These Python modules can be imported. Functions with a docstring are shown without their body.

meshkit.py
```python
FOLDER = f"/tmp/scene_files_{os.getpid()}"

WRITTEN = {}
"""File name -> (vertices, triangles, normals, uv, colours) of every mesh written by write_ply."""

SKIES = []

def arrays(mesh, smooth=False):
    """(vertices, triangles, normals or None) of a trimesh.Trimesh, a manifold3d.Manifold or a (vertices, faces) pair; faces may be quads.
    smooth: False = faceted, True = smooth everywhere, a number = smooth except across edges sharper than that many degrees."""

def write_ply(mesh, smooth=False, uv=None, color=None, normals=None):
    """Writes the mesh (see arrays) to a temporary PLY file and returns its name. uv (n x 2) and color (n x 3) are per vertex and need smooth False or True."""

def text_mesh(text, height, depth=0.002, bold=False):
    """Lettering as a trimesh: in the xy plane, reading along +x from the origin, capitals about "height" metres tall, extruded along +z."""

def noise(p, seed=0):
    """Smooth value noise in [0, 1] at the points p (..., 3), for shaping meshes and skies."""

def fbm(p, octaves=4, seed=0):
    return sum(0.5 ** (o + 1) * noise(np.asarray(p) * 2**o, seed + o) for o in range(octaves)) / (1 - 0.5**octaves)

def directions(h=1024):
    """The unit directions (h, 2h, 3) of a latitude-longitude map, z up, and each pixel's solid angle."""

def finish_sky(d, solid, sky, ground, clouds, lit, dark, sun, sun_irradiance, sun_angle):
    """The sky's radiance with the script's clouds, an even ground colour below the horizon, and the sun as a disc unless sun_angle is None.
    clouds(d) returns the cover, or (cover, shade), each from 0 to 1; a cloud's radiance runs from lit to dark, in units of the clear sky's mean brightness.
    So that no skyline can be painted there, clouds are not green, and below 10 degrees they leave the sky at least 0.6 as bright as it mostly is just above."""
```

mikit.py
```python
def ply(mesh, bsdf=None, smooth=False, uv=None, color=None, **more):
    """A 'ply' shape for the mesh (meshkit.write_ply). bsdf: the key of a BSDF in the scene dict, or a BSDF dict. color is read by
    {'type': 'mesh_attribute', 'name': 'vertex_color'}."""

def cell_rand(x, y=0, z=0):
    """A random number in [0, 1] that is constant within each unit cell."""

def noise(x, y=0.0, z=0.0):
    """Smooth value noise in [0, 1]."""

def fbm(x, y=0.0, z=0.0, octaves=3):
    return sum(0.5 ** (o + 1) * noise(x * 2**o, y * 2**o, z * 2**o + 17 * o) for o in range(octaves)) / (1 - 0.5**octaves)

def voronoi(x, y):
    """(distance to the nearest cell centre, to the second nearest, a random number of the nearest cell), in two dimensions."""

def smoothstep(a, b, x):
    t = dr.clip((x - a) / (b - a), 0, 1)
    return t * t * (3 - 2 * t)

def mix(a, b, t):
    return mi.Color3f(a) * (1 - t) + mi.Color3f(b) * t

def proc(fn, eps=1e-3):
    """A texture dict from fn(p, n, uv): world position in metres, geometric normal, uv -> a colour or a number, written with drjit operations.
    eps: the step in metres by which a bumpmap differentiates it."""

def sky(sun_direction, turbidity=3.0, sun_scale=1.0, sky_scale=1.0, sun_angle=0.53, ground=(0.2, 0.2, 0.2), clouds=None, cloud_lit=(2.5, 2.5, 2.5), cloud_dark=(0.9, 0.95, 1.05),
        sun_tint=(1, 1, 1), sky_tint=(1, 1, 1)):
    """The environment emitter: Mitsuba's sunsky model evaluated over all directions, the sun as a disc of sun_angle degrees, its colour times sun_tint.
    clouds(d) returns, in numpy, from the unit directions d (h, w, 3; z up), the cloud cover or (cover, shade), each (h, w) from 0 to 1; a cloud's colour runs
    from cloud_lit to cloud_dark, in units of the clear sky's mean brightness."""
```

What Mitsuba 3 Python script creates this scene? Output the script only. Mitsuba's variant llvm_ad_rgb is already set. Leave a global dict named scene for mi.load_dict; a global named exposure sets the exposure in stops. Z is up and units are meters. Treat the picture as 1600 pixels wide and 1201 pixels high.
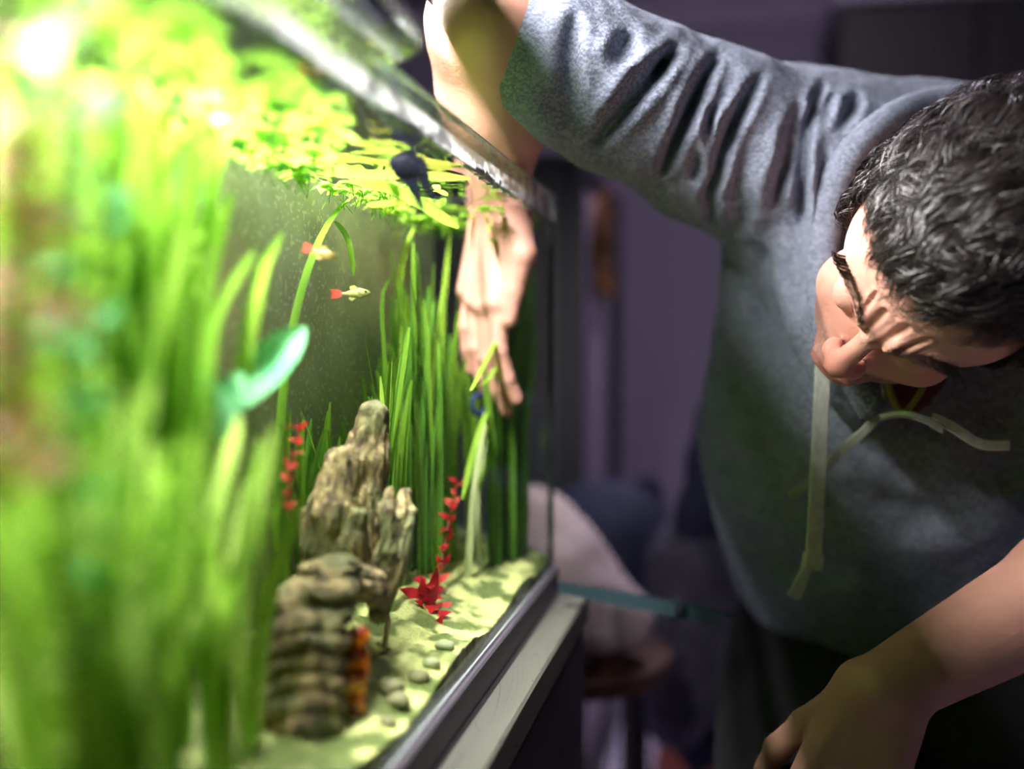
import math
import numpy as np
import trimesh
import drjit as dr
import mitsuba as mi
import mikit
import meshkit
from mikit import proc, noise, fbm, voronoi, smoothstep, mix, cell_rand

scene, labels = {}, {}
T = mi.ScalarTransform4f

# ------------------------------------------------------------------ camera
FPX = 1600.0                      # focal length in pixels of the 1600 x 1201 frame
CAM = np.array([0.0, 0.0, 1.0])
YAW, PITCH = math.radians(12.27), math.radians(2.33)
FW = np.array([-math.sin(YAW) * math.cos(PITCH), math.cos(YAW) * math.cos(PITCH), -math.sin(PITCH)])
RT = np.array([math.cos(YAW), math.sin(YAW), 0.0])
UP = np.cross(RT, FW)
scene['camera'] = {'type': 'thinlens', 'fov': 2 * math.degrees(math.atan(800 / FPX)), 'fov_axis': 'x',
                   'aperture_radius': 0.0105, 'focus_distance': 0.74, 'near_clip': 0.02, 'far_clip': 50.0,
                   'to_world': T().look_at(origin=CAM.tolist(), target=(CAM + FW).tolist(), up=[0, 0, 1])}
exposure = 0.0

TANK_LIGHT = 540.0                 # radiance of the lamp bar over the tank
ROOM_LIGHT = 74.0                  # radiance of the lamp on the ceiling of the room behind


def P(px, py, d):
    """The point seen at pixel (px, py), d metres deep."""
    px, py, d = (np.asarray(v, float) for v in (px, py, d))
    return CAM + d[..., None] * (FW + ((px - 800) / FPX)[..., None] * RT - ((py - 600.5) / FPX)[..., None] * UP)


def G(px, py, x):
    """The point at pixel (px, py) on the upright plane x (parallel to the front glass)."""
    q = P(px, py, 1.0) - CAM
    return CAM + q * ((np.asarray(x, float) - CAM[0]) / q[..., 0])[..., None]


def PY(px, py, y):
    q = P(px, py, 1.0) - CAM
    return CAM + q * ((np.asarray(y, float) - CAM[1]) / q[..., 1])[..., None]


def pix(p):
    q = np.asarray(p, float) - CAM
    d = q @ FW
    return 800 + FPX * (q @ RT) / d, 600.5 - FPX * (q @ UP) / d, d


# ------------------------------------------------------------------ bookkeeping
def numbered(name):
    if not any(k == name or k.startswith(name + '__') for k in scene) and name not in labels:
        return name
    i = 1
    while f'{name}_{i:03d}' in labels or any(k == f'{name}_{i:03d}' or k.startswith(f'{name}_{i:03d}__') for k in scene):
        i += 1
    return f'{name}_{i:03d}'


_used = {}


def child(parent, name):
    k = f'{parent}__{name}'
    n = _used.get(k, 0)
    _used[k] = n + 1
    return k if n == 0 else f'{k}_{n:03d}'


def thing(name, label, category=None, group=None, kind=None):
    n = _used.get('#' + name, 0)
    _used['#' + name] = n + 1
    key = name if n == 0 else f'{name}_{n:03d}'
    d = {'label': label}
    if category: d['category'] = category
    if group: d['group'] = group
    if kind: d['kind'] = kind
    labels[key] = d
    return key


def part(parent, name, mesh, bsdf, label=None, kind=None, smooth=30, **kw):
    key = child(parent, name) if parent else name
    scene[key] = mikit.ply(mesh, bsdf, smooth=smooth, **kw)
    if label or kind:
        labels[key] = {k: v for k, v in (('label', label), ('kind', kind)) if v}
    return key


def whole(key, mesh, bsdf, smooth=30, **kw):
    scene[key] = mikit.ply(mesh, bsdf, smooth=smooth, **kw)
    return key


# ------------------------------------------------------------------ mesh helpers
def box(lo, hi):
    lo, hi = np.minimum(lo, hi), np.maximum(lo, hi)
    m = trimesh.creation.box(np.asarray(hi) - lo)
    m.apply_translation((np.asarray(hi) + lo) / 2)
    return m


def bbox(lo, hi, b=0.003):
    """A box with chamfered edges."""
    import manifold3d as m3
    lo, hi = np.minimum(lo, hi), np.maximum(lo, hi)
    b = min(b, 0.45 * float(np.min(np.asarray(hi) - lo)))
    pts = []
    for ax in range(3):
        o = np.full(3, b); o[ax] = 0
        for s in np.ndindex(2, 2, 2):
            pts.append([hi[i] - o[i] if s[i] else lo[i] + o[i] for i in range(3)])
    return man(m3.Manifold.hull_points(np.array(pts)))


def man(m):
    q = m.to_mesh()
    return trimesh.Trimesh(q.vert_properties[:, :3], q.tri_verts, process=False)


def cat(ms):
    return trimesh.util.concatenate(ms)


def frames(pts):
    pts = np.asarray(pts, float)
    t = np.gradient(pts, axis=0)
    t /= np.linalg.norm(t, axis=1, keepdims=True) + 1e-12
    ref = np.array([0, 0, 1.0]) if abs(t[0, 2]) < 0.9 else np.array([1.0, 0, 0])
    n = np.cross(t[0], ref); n /= np.linalg.norm(n)
    N = [n]
    for i in range(1, len(pts)):
        n = n - t[i] * (n @ t[i]); n /= np.linalg.norm(n) + 1e-12
        N.append(n)
    N = np.array(N)
    return t, N, np.cross(t, N)


def tube(pts, r, sides=8, caps=True):
    pts = np.asarray(pts, float)
    r = np.broadcast_to(np.asarray(r, float), (len(pts),))
    t, n, b = frames(pts)
    a = np.arange(sides) * 2 * np.pi / sides
    v = (pts[:, None] + r[:, None, None] * (np.cos(a)[None, :, None] * n[:, None] + np.sin(a)[None, :, None] * b[:, None])).reshape(-1, 3)
    f, m = [], len(pts)
    i = np.arange(sides); j = (i + 1) % sides
    for k in range(m - 1):
        f += [np.stack([k * sides + i, k * sides + j, (k + 1) * sides + j], 1), np.stack([k * sides + i, (k + 1) * sides + j, (k + 1) * sides + i], 1)]
    f = np.vstack(f)
    if caps:
        v = np.vstack([v, pts[:1], pts[-1:]])
        f = np.vstack([f, np.stack([j, i, i * 0 + m * sides], 1), np.stack([(m - 1) * sides + i, (m - 1) * sides + j, i * 0 + m * sides + 1], 1)])
    return trimesh.Trimesh(v, f, process=False)


def spline(pts, n):
    """Catmull-Rom through the points."""
    pts = np.asarray(pts, float)
    if len(pts) == 2:
        return pts[0] + np.linspace(0, 1, n)[:, None] * (pts[1] - pts[0])
    from scipy.interpolate import CubicSpline
    s = np.concatenate([[0], np.cumsum(np.linalg.norm(np.diff(pts, axis=0), axis=1))])
    return CubicSpline(s, pts, bc_type='natural')(np.linspace(0, s[-1], n))


def ribbon(pts, w, side, fold=0.25):
    """A leaf blade: a strip along pts, w wide, folded a little along its midrib; side: rough direction of its width."""
    pts = np.asarray(pts, float)
    w = np.broadcast_to(np.asarray(w, float), (len(pts),))
    t = np.gradient(pts, axis=0)
    t /= np.linalg.norm(t, axis=1, keepdims=True) + 1e-12
    side = np.broadcast_to(np.asarray(side, float), pts.shape)
    s = side - t * (side * t).sum(1, keepdims=True)
    s /= np.linalg.norm(s, axis=1, keepdims=True) + 1e-12
    n = np.cross(t, s)
    l = pts - s * w[:, None] / 2 + n * (w * fold * 0.5)[:, None]
    r = pts + s * w[:, None] / 2 + n * (w * fold * 0.5)[:, None]
    m = len(pts)
    v = np.vstack([l, pts, r])
    i = np.arange(m - 1)
    f = np.vstack([np.stack([i, i + 1, m + i + 1], 1), np.stack([i, m + i + 1, m + i], 1),
                   np.stack([m + i, m + i + 1, 2 * m + i + 1], 1), np.stack([m + i, 2 * m + i + 1, 2 * m + i], 1)])
    return trimesh.Trimesh(v, f, process=False)


def leaf_mesh(L, W, k=7, cup=0.15, curl=0.15):
    """An oval leaf along +x from the origin, its face up +z."""
    t = np.linspace(0, 1, k)
    w = W / 2 * np.sin(np.pi * np.clip(t, 0.02, 0.985) ** 0.8) ** 0.8
    z = curl * L * t * (1 - t) * 2 - curl * L * t * t
    c = np.stack([L * t, 0 * t, z], 1)
    l = c + np.stack([0 * t, w, cup * w], 1)
    r = c + np.stack([0 * t, -w, cup * w], 1)
    v = np.vstack([l, c, r]); i = np.arange(k - 1); m = k
    f = np.vstack([np.stack([i, m + i, m + i + 1], 1), np.stack([i, m + i + 1, i + 1], 1),
                   np.stack([m + i, 2 * m + i, 2 * m + i + 1], 1), np.stack([m + i, 2 * m + i + 1, m + i + 1], 1)])
    return trimesh.Trimesh(v, f, process=False)


def orient(m, at, x, z=(0, 0, 1)):
    x = np.asarray(x, float); x = x / np.linalg.norm(x)
    z = np.asarray(z, float); z = z - x * (z @ x)
    if np.linalg.norm(z) < 1e-6: z = np.cross(x, [0, 1, 0])
    z = z / np.linalg.norm(z)
    R = np.stack([x, np.cross(z, x), z], 1)
    return trimesh.Trimesh(np.asarray(m.vertices) @ R.T + at, m.faces, process=False)


# ------------------------------------------------------------------ signed distance modelling
class Sdf:
    """Smoothly joined round shapes, meshed by surface nets in small blocks."""

    def __init__(self):
        self.p = []

    def add(self, fn, c, r, k=0.01, op='u'):
        self.p.append((op, fn, np.asarray(c, float), float(r), float(k)))
        return self

    def cone(self, a, b, ra, rb, k=0.01, op='u', sq=None):
        a, b = np.asarray(a, float), np.asarray(b, float)
        ab = b - a; L2 = ab @ ab + 1e-12

        def fn(q):
            d = q - a
            t = np.clip(d @ ab / L2, 0, 1)
            e = d - t[:, None] * ab
            if sq is not None:       # squashed along the direction sq[0] by the factor sq[1]
                u = np.asarray(sq[0], float)
                e = e + np.outer(e @ u * (sq[1] - 1), u)
            return np.sqrt((e * e).sum(1)) - (ra + (rb - ra) * t)
        return self.add(fn, (a + b) / 2, np.sqrt(L2) / 2 + max(ra, rb) * 1.05, k, op)

    def chain(self, pts, rs, k=0.01, sq=None):
        for i in range(len(pts) - 1):
            self.cone(pts[i], pts[i + 1], rs[i], rs[i + 1], k, sq=sq)
        return self

    def ell(self, c, rad, R=None, k=0.01, op='u'):
        c, rad = np.asarray(c, float), np.asarray(rad, float)
        R = np.eye(3) if R is None else np.asarray(R, float)      # columns: the axes

        def fn(q):
            l = (q - c) @ R
            a = np.sqrt(((l / rad) ** 2).sum(1)); b = np.sqrt(((l / rad ** 2) ** 2).sum(1)) + 1e-9
            return a * (a - 1) / b
        return self.add(fn, c, rad.max(), k, op)

    def plane(self, c, n, k=0.005, R=10.0):
        """Cuts away what lies in front of the plane."""
        c, n = np.asarray(c, float), np.asarray(n, float) / np.linalg.norm(n)
        return self.add(lambda q: -(q - c) @ n, c, R, k, 's')

    def eval(self, q, idx=None):
        d = np.full(len(q), 1.0)
        for i in (range(len(self.p)) if idx is None else idx):
            op, fn, c, r, k = self.p[i]
            e = fn(q)
            if op == 'u':
                h = np.clip(0.5 + 0.5 * (d - e) / k, 0, 1)
                d = d + (e - d) * h - k * h * (1 - h)
            else:
                h = np.clip(0.5 - 0.5 * (d + e) / k, 0, 1)
                d = d + (-e - d) * h + k * h * (1 - h)
        return d

    def mesh(self, h, disp=None, margin=0.012, n=12, fine=()):
        """Surface nets on a grid of spacing h; fine: (low corner, high corner, spacing) boxes where the grid lines lie closer."""
        U = [p for p in self.p if p[0] == 'u']
        lo = np.min([p[2] - p[3] for p in U], 0) - margin - h; hi = np.max([p[2] + p[3] for p in U], 0) + margin + h
        axes = []
        for a in range(3):
            c, x = [lo[a]], lo[a]
            while x < hi[a] or (len(c) - 3) % n:
                x += min([h] + [f[2] for f in fine if f[0][a] - 2 * h < x < f[1][a] + h])
                c.append(x)
            axes.append(np.array(c))
        nb = np.array([(len(c) - 3) // n for c in axes])
        B = np.stack(np.meshgrid(*[np.arange(k) for k in nb], indexing='ij'), -1).reshape(-1, 3)
        b0 = np.stack([axes[a][B[:, a] * n] for a in range(3)], 1); b1 = np.stack([axes[a][B[:, a] * n + n + 1] for a in range(3)], 1)
        bc = (b0 + b1) / 2; half = np.linalg.norm(b1 - b0, axis=1) / 2
        near = np.stack([np.linalg.norm(bc - p[2], axis=1) < p[3] + half + p[4] + margin for p in self.p], 1)
        isu = np.array([p[0] == 'u' for p in self.p])
        ok = (near & isu).any(1)
        B, bc, near, half = B[ok], bc[ok], near[ok], half[ok]
        mid = np.array([self.eval(c[None], np.nonzero(q)[0])[0] for c, q in zip(bc, near)])
        ok = np.abs(mid) < half * 1.3 + margin
        B, near = B[ok], near[ok]
        m = n + 2
        ids, pos, quads = [], [], []
        big = [len(c) + 2 for c in axes]
        key = lambda c: (c[..., 0] * big[1] + c[..., 1]) * big[2] + c[..., 2]  # noqa: E731
        for b, q in zip(B, near):
            g0 = b * n                              # the first grid line of the block (its own edges start one further)
            xs = [axes[a][g0[a]:g0[a] + m] for a in range(3)]
            pt = np.stack(np.meshgrid(*xs, indexing='ij'), -1).reshape(-1, 3)
            d = self.eval(pt, np.nonzero(q)[0])
            if disp is not None:
                w = np.abs(d) < margin
                if not w.any():
                    continue
                d = d.copy(); d[w] = disp(pt[w], d[w])
            F = d.reshape(m, m, m); S = F < 0
            if S.all() or not S.any():
                continue
            acc = np.zeros((m - 1,) * 3 + (3,)); cnt = np.zeros((m - 1,) * 3)
            for ax in range(3):
                s0 = [slice(None)] * 3; s1 = [slice(None)] * 3
                s0[ax] = slice(0, -1); s1[ax] = slice(1, None)
                A, C = F[tuple(s0)], F[tuple(s1)]
                x = S[tuple(s0)] != S[tuple(s1)]
                t = np.where(x, A / np.where(x, A - C, 1), 0)
                oth = [a for a in range(3) if a != ax]
                for u in (0, 1):
                    for v in (0, 1):
                        sl = [slice(None)] * 3
                        sl[oth[0]] = slice(u, u + m - 1); sl[oth[1]] = slice(v, v + m - 1)
                        X, Tt = x[tuple(sl)], t[tuple(sl)]
                        cnt += X
                        acc[..., ax] += Tt
                        acc[..., oth[0]] += X * u
                        acc[..., oth[1]] += X * v
                ii = np.argwhere(x[1:m - 1, 1:m - 1, 1:m - 1]) + 1
                if len(ii):
                    base = g0 + ii
                    fl = S[ii[:, 0], ii[:, 1], ii[:, 2]]
                    e1, e2 = np.eye(3, dtype=int)[(ax + 1) % 3], np.eye(3, dtype=int)[(ax + 2) % 3]
                    Q = np.stack([key(base - e1 - e2), key(base - e2), key(base), key(base - e1)], 1)
                    quads.append(np.where(fl[:, None], Q, Q[:, ::-1]))
            c = np.argwhere(cnt > 0)
            pp = acc[c[:, 0], c[:, 1], c[:, 2]] / cnt[c[:, 0], c[:, 1], c[:, 2]][:, None]
            w = [x_[c[:, a]] + pp[:, a] * (x_[c[:, a] + 1] - x_[c[:, a]]) for a, x_ in enumerate(xs)]
            ids.append(key(g0 + c)); pos.append(np.stack(w, 1))
        ids, pos, quads = np.concatenate(ids), np.concatenate(pos), np.concatenate(quads)
        uid, first = np.unique(ids, return_index=True)
        qi = np.minimum(np.searchsorted(uid, quads), len(uid) - 1)
        qi = qi[(uid[qi] == quads).all(1)]
        f = np.vstack([qi[:, [0, 1, 2]], qi[:, [0, 2, 3]]])
        return trimesh.Trimesh(pos[first], f, process=False)


def nz(p, f, seed=0, octaves=3):
    """Centred fractal noise at the points p, f cycles per metre (a number or one per axis)."""
    return meshkit.fbm(np.asarray(p) * np.asarray(f, float) + 100.0, octaves, seed) - 0.5


def to_world(q):
    """Camera frame (right, up, depth) in metres -> world."""
    q = np.asarray(q, float)
    return CAM + q[..., :1] * RT + q[..., 1:2] * UP + q[..., 2:3] * FW


def cf(px, py, d):
    """Pixel and depth -> camera frame in metres."""
    return np.array([(px - 800) / FPX * d, -(py - 600.5) / FPX * d, d])


def world_mesh(m):
    return trimesh.Trimesh(to_world(np.asarray(m.vertices)), np.asarray(m.faces)[:, ::-1], process=False)


# ------------------------------------------------------------------ materials
def rgb(r, g, b):
    """sRGB 0-255 -> linear."""
    c = np.array([r, g, b]) / 255.0
    return [float(x) for x in np.where(c <= 0.04045, c / 12.92, ((c + 0.055) / 1.055) ** 2.4)]


def principled(name, color, rough=0.5, two=True, **kw):
    c = color if isinstance(color, dict) else {'type': 'rgb', 'value': list(map(float, color))}
    b = {'type': 'principled', 'base_color': c, 'roughness': rough, **kw}
    scene[name] = {'type': 'twosided', 'nested': b} if two else b
    return name


def bumped(name, color, rough, bump, scale, eps=1e-3, **kw):
    c = color if isinstance(color, dict) else {'type': 'rgb', 'value': list(map(float, color))}
    scene[name] = {'type': 'twosided', 'n': {'type': 'bumpmap', 'arbitrary': proc(bump, eps), 'scale': scale,
                                             'b': {'type': 'principled', 'base_color': c, 'roughness': rough, **kw}}}
    return name


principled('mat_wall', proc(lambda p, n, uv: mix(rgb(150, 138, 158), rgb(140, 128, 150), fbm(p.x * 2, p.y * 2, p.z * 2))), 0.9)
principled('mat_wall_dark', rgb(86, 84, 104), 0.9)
principled('mat_ceiling', rgb(120, 112, 130), 0.9)
principled('mat_floor', proc(lambda p, n, uv: mix(rgb(196, 186, 208), rgb(180, 170, 196), fbm(p.x * 3, p.y * 14, 0.0))), 0.45)
principled('mat_cornice', rgb(170, 158, 176), 0.8)
principled('mat_black', rgb(26, 28, 38), 0.5)
principled('mat_navy', rgb(30, 34, 62), 0.8)
principled('mat_ward', rgb(15, 14, 21), 0.6)
principled('mat_ward_red', rgb(26, 14, 23), 0.6)
principled('mat_ward_blue', rgb(16, 18, 29), 0.6)

# ------------------------------------------------------------------ the room behind
def structure(name, lo, hi, m):
    whole(name, box(lo, hi), m)
    labels[name] = {'kind': 'structure', 'label': {'wall_back': 'lavender grey back wall', 'floor': 'pale lavender floor', 'ceiling': 'dim ceiling', 'wall_left': 'dark grey wall behind the aquarium',
                                                   'wall_right': 'dim side wall', 'trim_1': 'pale cornice along the top of the back wall'}[name]}


structure('floor', [-1.6, -0.8, -0.1], [3.2, 4.7, 0], 'mat_floor')
structure('wall_back', [-1.6, 4.6, 0], [3.2, 4.7, 2.5], 'mat_wall')
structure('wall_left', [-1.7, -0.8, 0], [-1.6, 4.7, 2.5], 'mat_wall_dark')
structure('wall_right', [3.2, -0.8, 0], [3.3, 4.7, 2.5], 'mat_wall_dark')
structure('ceiling', [-1.7, -0.8, 2.5], [3.3, 4.7, 2.6], 'mat_ceiling')
cor = np.array([[0, 0], [0, -0.13], [-0.02, -0.13], [-0.04, -0.1], [-0.07, -0.05], [-0.12, -0.03], [-0.12, 0]])
cm = trimesh.creation.extrude_polygon(__import__('shapely').Polygon(cor), 4.8, engine='earcut')
cv = np.array(cm.vertices)
whole('trim_1', trimesh.Trimesh(np.stack([cv[:, 2] - 1.6, 4.6 + cv[:, 0], 2.5 + cv[:, 1]], 1), cm.faces, process=False), 'mat_cornice')
labels['trim_1'] = {'kind': 'structure', 'label': 'pale cornice along the top of the back wall'}

# lamp on the ceiling of the room behind
k = thing('ceiling_lamp', 'round lamp on the ceiling of the room behind', 'lamp')
prof = trimesh.creation.icosphere(3, 0.16); prof.apply_scale([1, 1, 0.45]); prof.apply_translation([0.15, 2.3, 2.42])
scene[k + '__diffuser'] = mikit.ply(prof, 'mat_cornice', smooth=True)
scene[k + '__diffuser']['emitter'] = {'type': 'area', 'radiance': {'type': 'rgb', 'value': [ROOM_LIGHT * 1.0, ROOM_LIGHT * 0.92, ROOM_LIGHT * 1.1]}}
rim = trimesh.creation.annulus(0.165, 0.185, 0.05); rim.apply_translation([0.15, 2.3, 2.475])
part(k, 'rim', rim, 'mat_cornice')

# dark wardrobe at the upper right
k = thing('wardrobe', 'tall dark wardrobe against the back wall at the upper right, behind the man\'s head', 'wardrobe')
wy = 3.9
x0 = PY(1308, 60, wy)[0]
part(k, 'body', cat([bbox([x0, wy + 0.03, 0], [x0 + 1.9, 4.59, 2.22], 0.004)]), 'mat_ward')
for i in range(4):
    a = x0 + 0.01 + i * 0.47
    d = part(k, 'door', bbox([a, wy, 0.06], [a + 0.462, wy + 0.028, 2.19], 0.004), ['mat_ward_red', 'mat_ward', 'mat_ward_blue', 'mat_ward'][i])
    hx = a + (0.43 if i % 2 == 0 else 0.03)
    part(d, 'handle', tube([[hx, wy - 0.03, 0.95], [hx, wy - 0.03, 1.2]], 0.006, 8), 'mat_black')
part(k, 'top_board', bbox([x0 - 0.02, wy - 0.02, 2.22], [x0 + 1.92, 4.59, 2.30], 0.006), 'mat_cornice', 'pale top board')

# tall dark-framed cabinet beyond the end of the tank
principled('mat_panel', rgb(150, 138, 158), 0.35)
principled('mat_rust', proc(lambda p, n, uv: mix(rgb(140, 60, 40), rgb(120, 110, 60), fbm(p.x * 9, p.y * 9, p.z * 14))), 0.7)
k = thing('cabinet', 'tall dark framed cabinet with a pale door panel, just past the end of the aquarium', 'cabinet')
xr = -0.293
ya, yb = 1.95, 2.66
part(k, 'body', bbox([xr - 0.36, ya, 0.0], [xr - 0.02, yb, 1.365], 0.006), 'mat_black')
for a, b in ((ya, ya + 0.05), (yb - 0.22, yb)):
    part(k, 'post', bbox([xr - 0.022, a, 0.0], [xr + 0.006, b, 1.365], 0.004), 'mat_black')
part(k, 'rail', bbox([xr - 0.02, ya + 0.05, 1.325], [xr + 0.004, yb - 0.22, 1.365], 0.003), 'mat_black')
part(k, 'rail', bbox([xr - 0.02, ya + 0.05, 0.0], [xr + 0.004, yb - 0.22, 0.12], 0.003), 'mat_black')
part(k, 'door_panel', bbox([xr - 0.018, ya + 0.052, 0.121], [xr - 0.004, yb - 0.222, 1.324], 0.003), 'mat_panel', 'pale door panel')
w = thing('wreath', 'rust and olive dried wreath hanging on the pale panel of the tall dark cabinet', 'wreath')
rg = np.random.default_rng(5)
wm = []
for i in range(60):
    a = rg.uniform(0, 2 * np.pi)
    c = np.array([xr + 0.004, (ya + yb) / 2 - 0.08 + 0.07 * math.cos(a), 1.21 + 0.095 * math.sin(a)])
    wm.append(orient(leaf_mesh(0.06, 0.026, 6, 0.2, 0.3), c, [0.5, -math.sin(a) + rg.normal() * 0.4, math.cos(a) + rg.normal() * 0.4], [1, 0, 0]))
a = np.linspace(0, 2 * np.pi, 30)
part(w, 'ring', tube(np.stack([a * 0 + xr + 0.004, (ya + yb) / 2 - 0.08 + 0.07 * np.cos(a), 1.21 + 0.095 * np.sin(a)], 1), 0.009, 6, False), 'mat_rust')
part(w, 'foliage', cat(wm), 'mat_rust', kind='stuff')

# ------------------------------------------------------------------ lamp bar over the tank
principled('mat_alu', rgb(120, 122, 128), 0.35, metallic=1.0)
k = thing('aquarium_light', 'slim light bar hanging over the water of the aquarium', 'lamp')
LX, LZ, LY0, LY1 = -0.264, 1.362, 0.13, 0.77
a = np.linspace(np.pi, 2 * np.pi, 13)
ring = np.stack([LX + 0.014 * np.cos(a), LZ + 0.0035 * np.sin(a)], 1)
v = np.vstack([np.stack([ring[:, 0], np.full(13, y), ring[:, 1]], 1) for y in (LY0, LY1)] + [[[LX, LY0, LZ]], [[LX, LY1, LZ]]])
f = []
for i in range(12):
    f += [[i, i + 1, 14 + i], [i, 14 + i, 13 + i], [26, i + 1, i], [27, 13 + i, 14 + i]]
dm = trimesh.Trimesh(v, f, process=False)
if np.mean(np.einsum('ij,ij->i', dm.face_normals, dm.triangles_center - [LX, 0.35, LZ])) < 0:
    dm = trimesh.Trimesh(v, np.array(f)[:, [0, 2, 1]], process=False)
scene[k + '__diffuser'] = mikit.ply(dm, {'type': 'thindielectric', 'int_ior': 1.2}, smooth=False)      # a clear cover
scene[k + '__diffuser']['emitter'] = {'type': 'area', 'radiance': {'type': 'rgb', 'value': [TANK_LIGHT * 1.0, TANK_LIGHT * 0.96, TANK_LIGHT * 0.93]}}
part(k, 'housing', bbox([LX - 0.035, LY0 - 0.02, LZ + 0.001], [LX + 0.035, LY1 + 0.01, LZ + 0.03], 0.006), 'mat_alu')
GX = LX + 0.042
part(k, 'splash_guard', cat([bbox([GX, a, LZ - lo_], [GX + 0.0012, b, LZ - 0.0435], 0.0004) for a, b, lo_ in ((0.10, 0.74, 0.112),)]), 'mat_black', 'dark splash guard')
for y in (0.16, 0.70):
    part(k, 'bracket', tube([[LX + 0.03, y, LZ + 0.004], [LX + 0.04, y, LZ - 0.008], [LX + 0.0425, y, LZ - 0.052]], 0.0016, 6), 'mat_alu')
for y in (0.18, 0.72):
    part(k, 'cable', tube([[LX, y, LZ + 0.029], [LX, y, 2.5]], 0.0015, 6), 'mat_alu')

# ------------------------------------------------------------------ cabinet under the tank
principled('mat_cab_front', proc(lambda p, n, uv: mix(rgb(52, 46, 58), rgb(44, 38, 50), fbm(p.x * 4, p.y * 4, p.z * 30))), 0.5)


def board_col(p, n, uv):
    g = fbm(p.x * 26 + 1.3 * noise(p.y * 7, p.x * 12, 3.0), p.y * 3.0, p.z * 20, 3)
    ring = dr.abs(dr.sin(40 * (g + 0.6 * noise(p.y * 5, p.x * 20, 1.0))))
    line = smoothstep(0.9, 1.0, 1 - ring)
    return mix(mix(rgb(106, 108, 94), rgb(88, 86, 82), g), rgb(58, 54, 62), line * 0.8)


principled('mat_board', proc(board_col), 0.5)
principled('mat_base', rgb(88, 83, 92), 0.6)
XF = -0.175
k = thing('aquarium_cabinet', 'dark cabinet with a grey wood grained top board under the aquarium', 'cabinet')
part(k, 'top_board', bbox([-0.36, -0.10, 0.722], [-0.141, 1.012, 0.750], 0.002), 'mat_board', 'grey wood grained top board')
part(k, 'body', bbox([-0.35, -0.09, 0.05], [-0.162, 1.000, 0.722], 0.002), 'mat_black')
for i in range(3):
    y0 = -0.088 + i * 0.364
    d = part(k, 'door', bbox([-0.162, y0, 0.07], [-0.144, y0 + 0.36, 0.716], 0.002), 'mat_cab_front')
part(k, 'plinth', bbox([-0.34, -0.06, 0.0], [-0.18, 0.98, 0.05], 0.002), 'mat_black')

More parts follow.
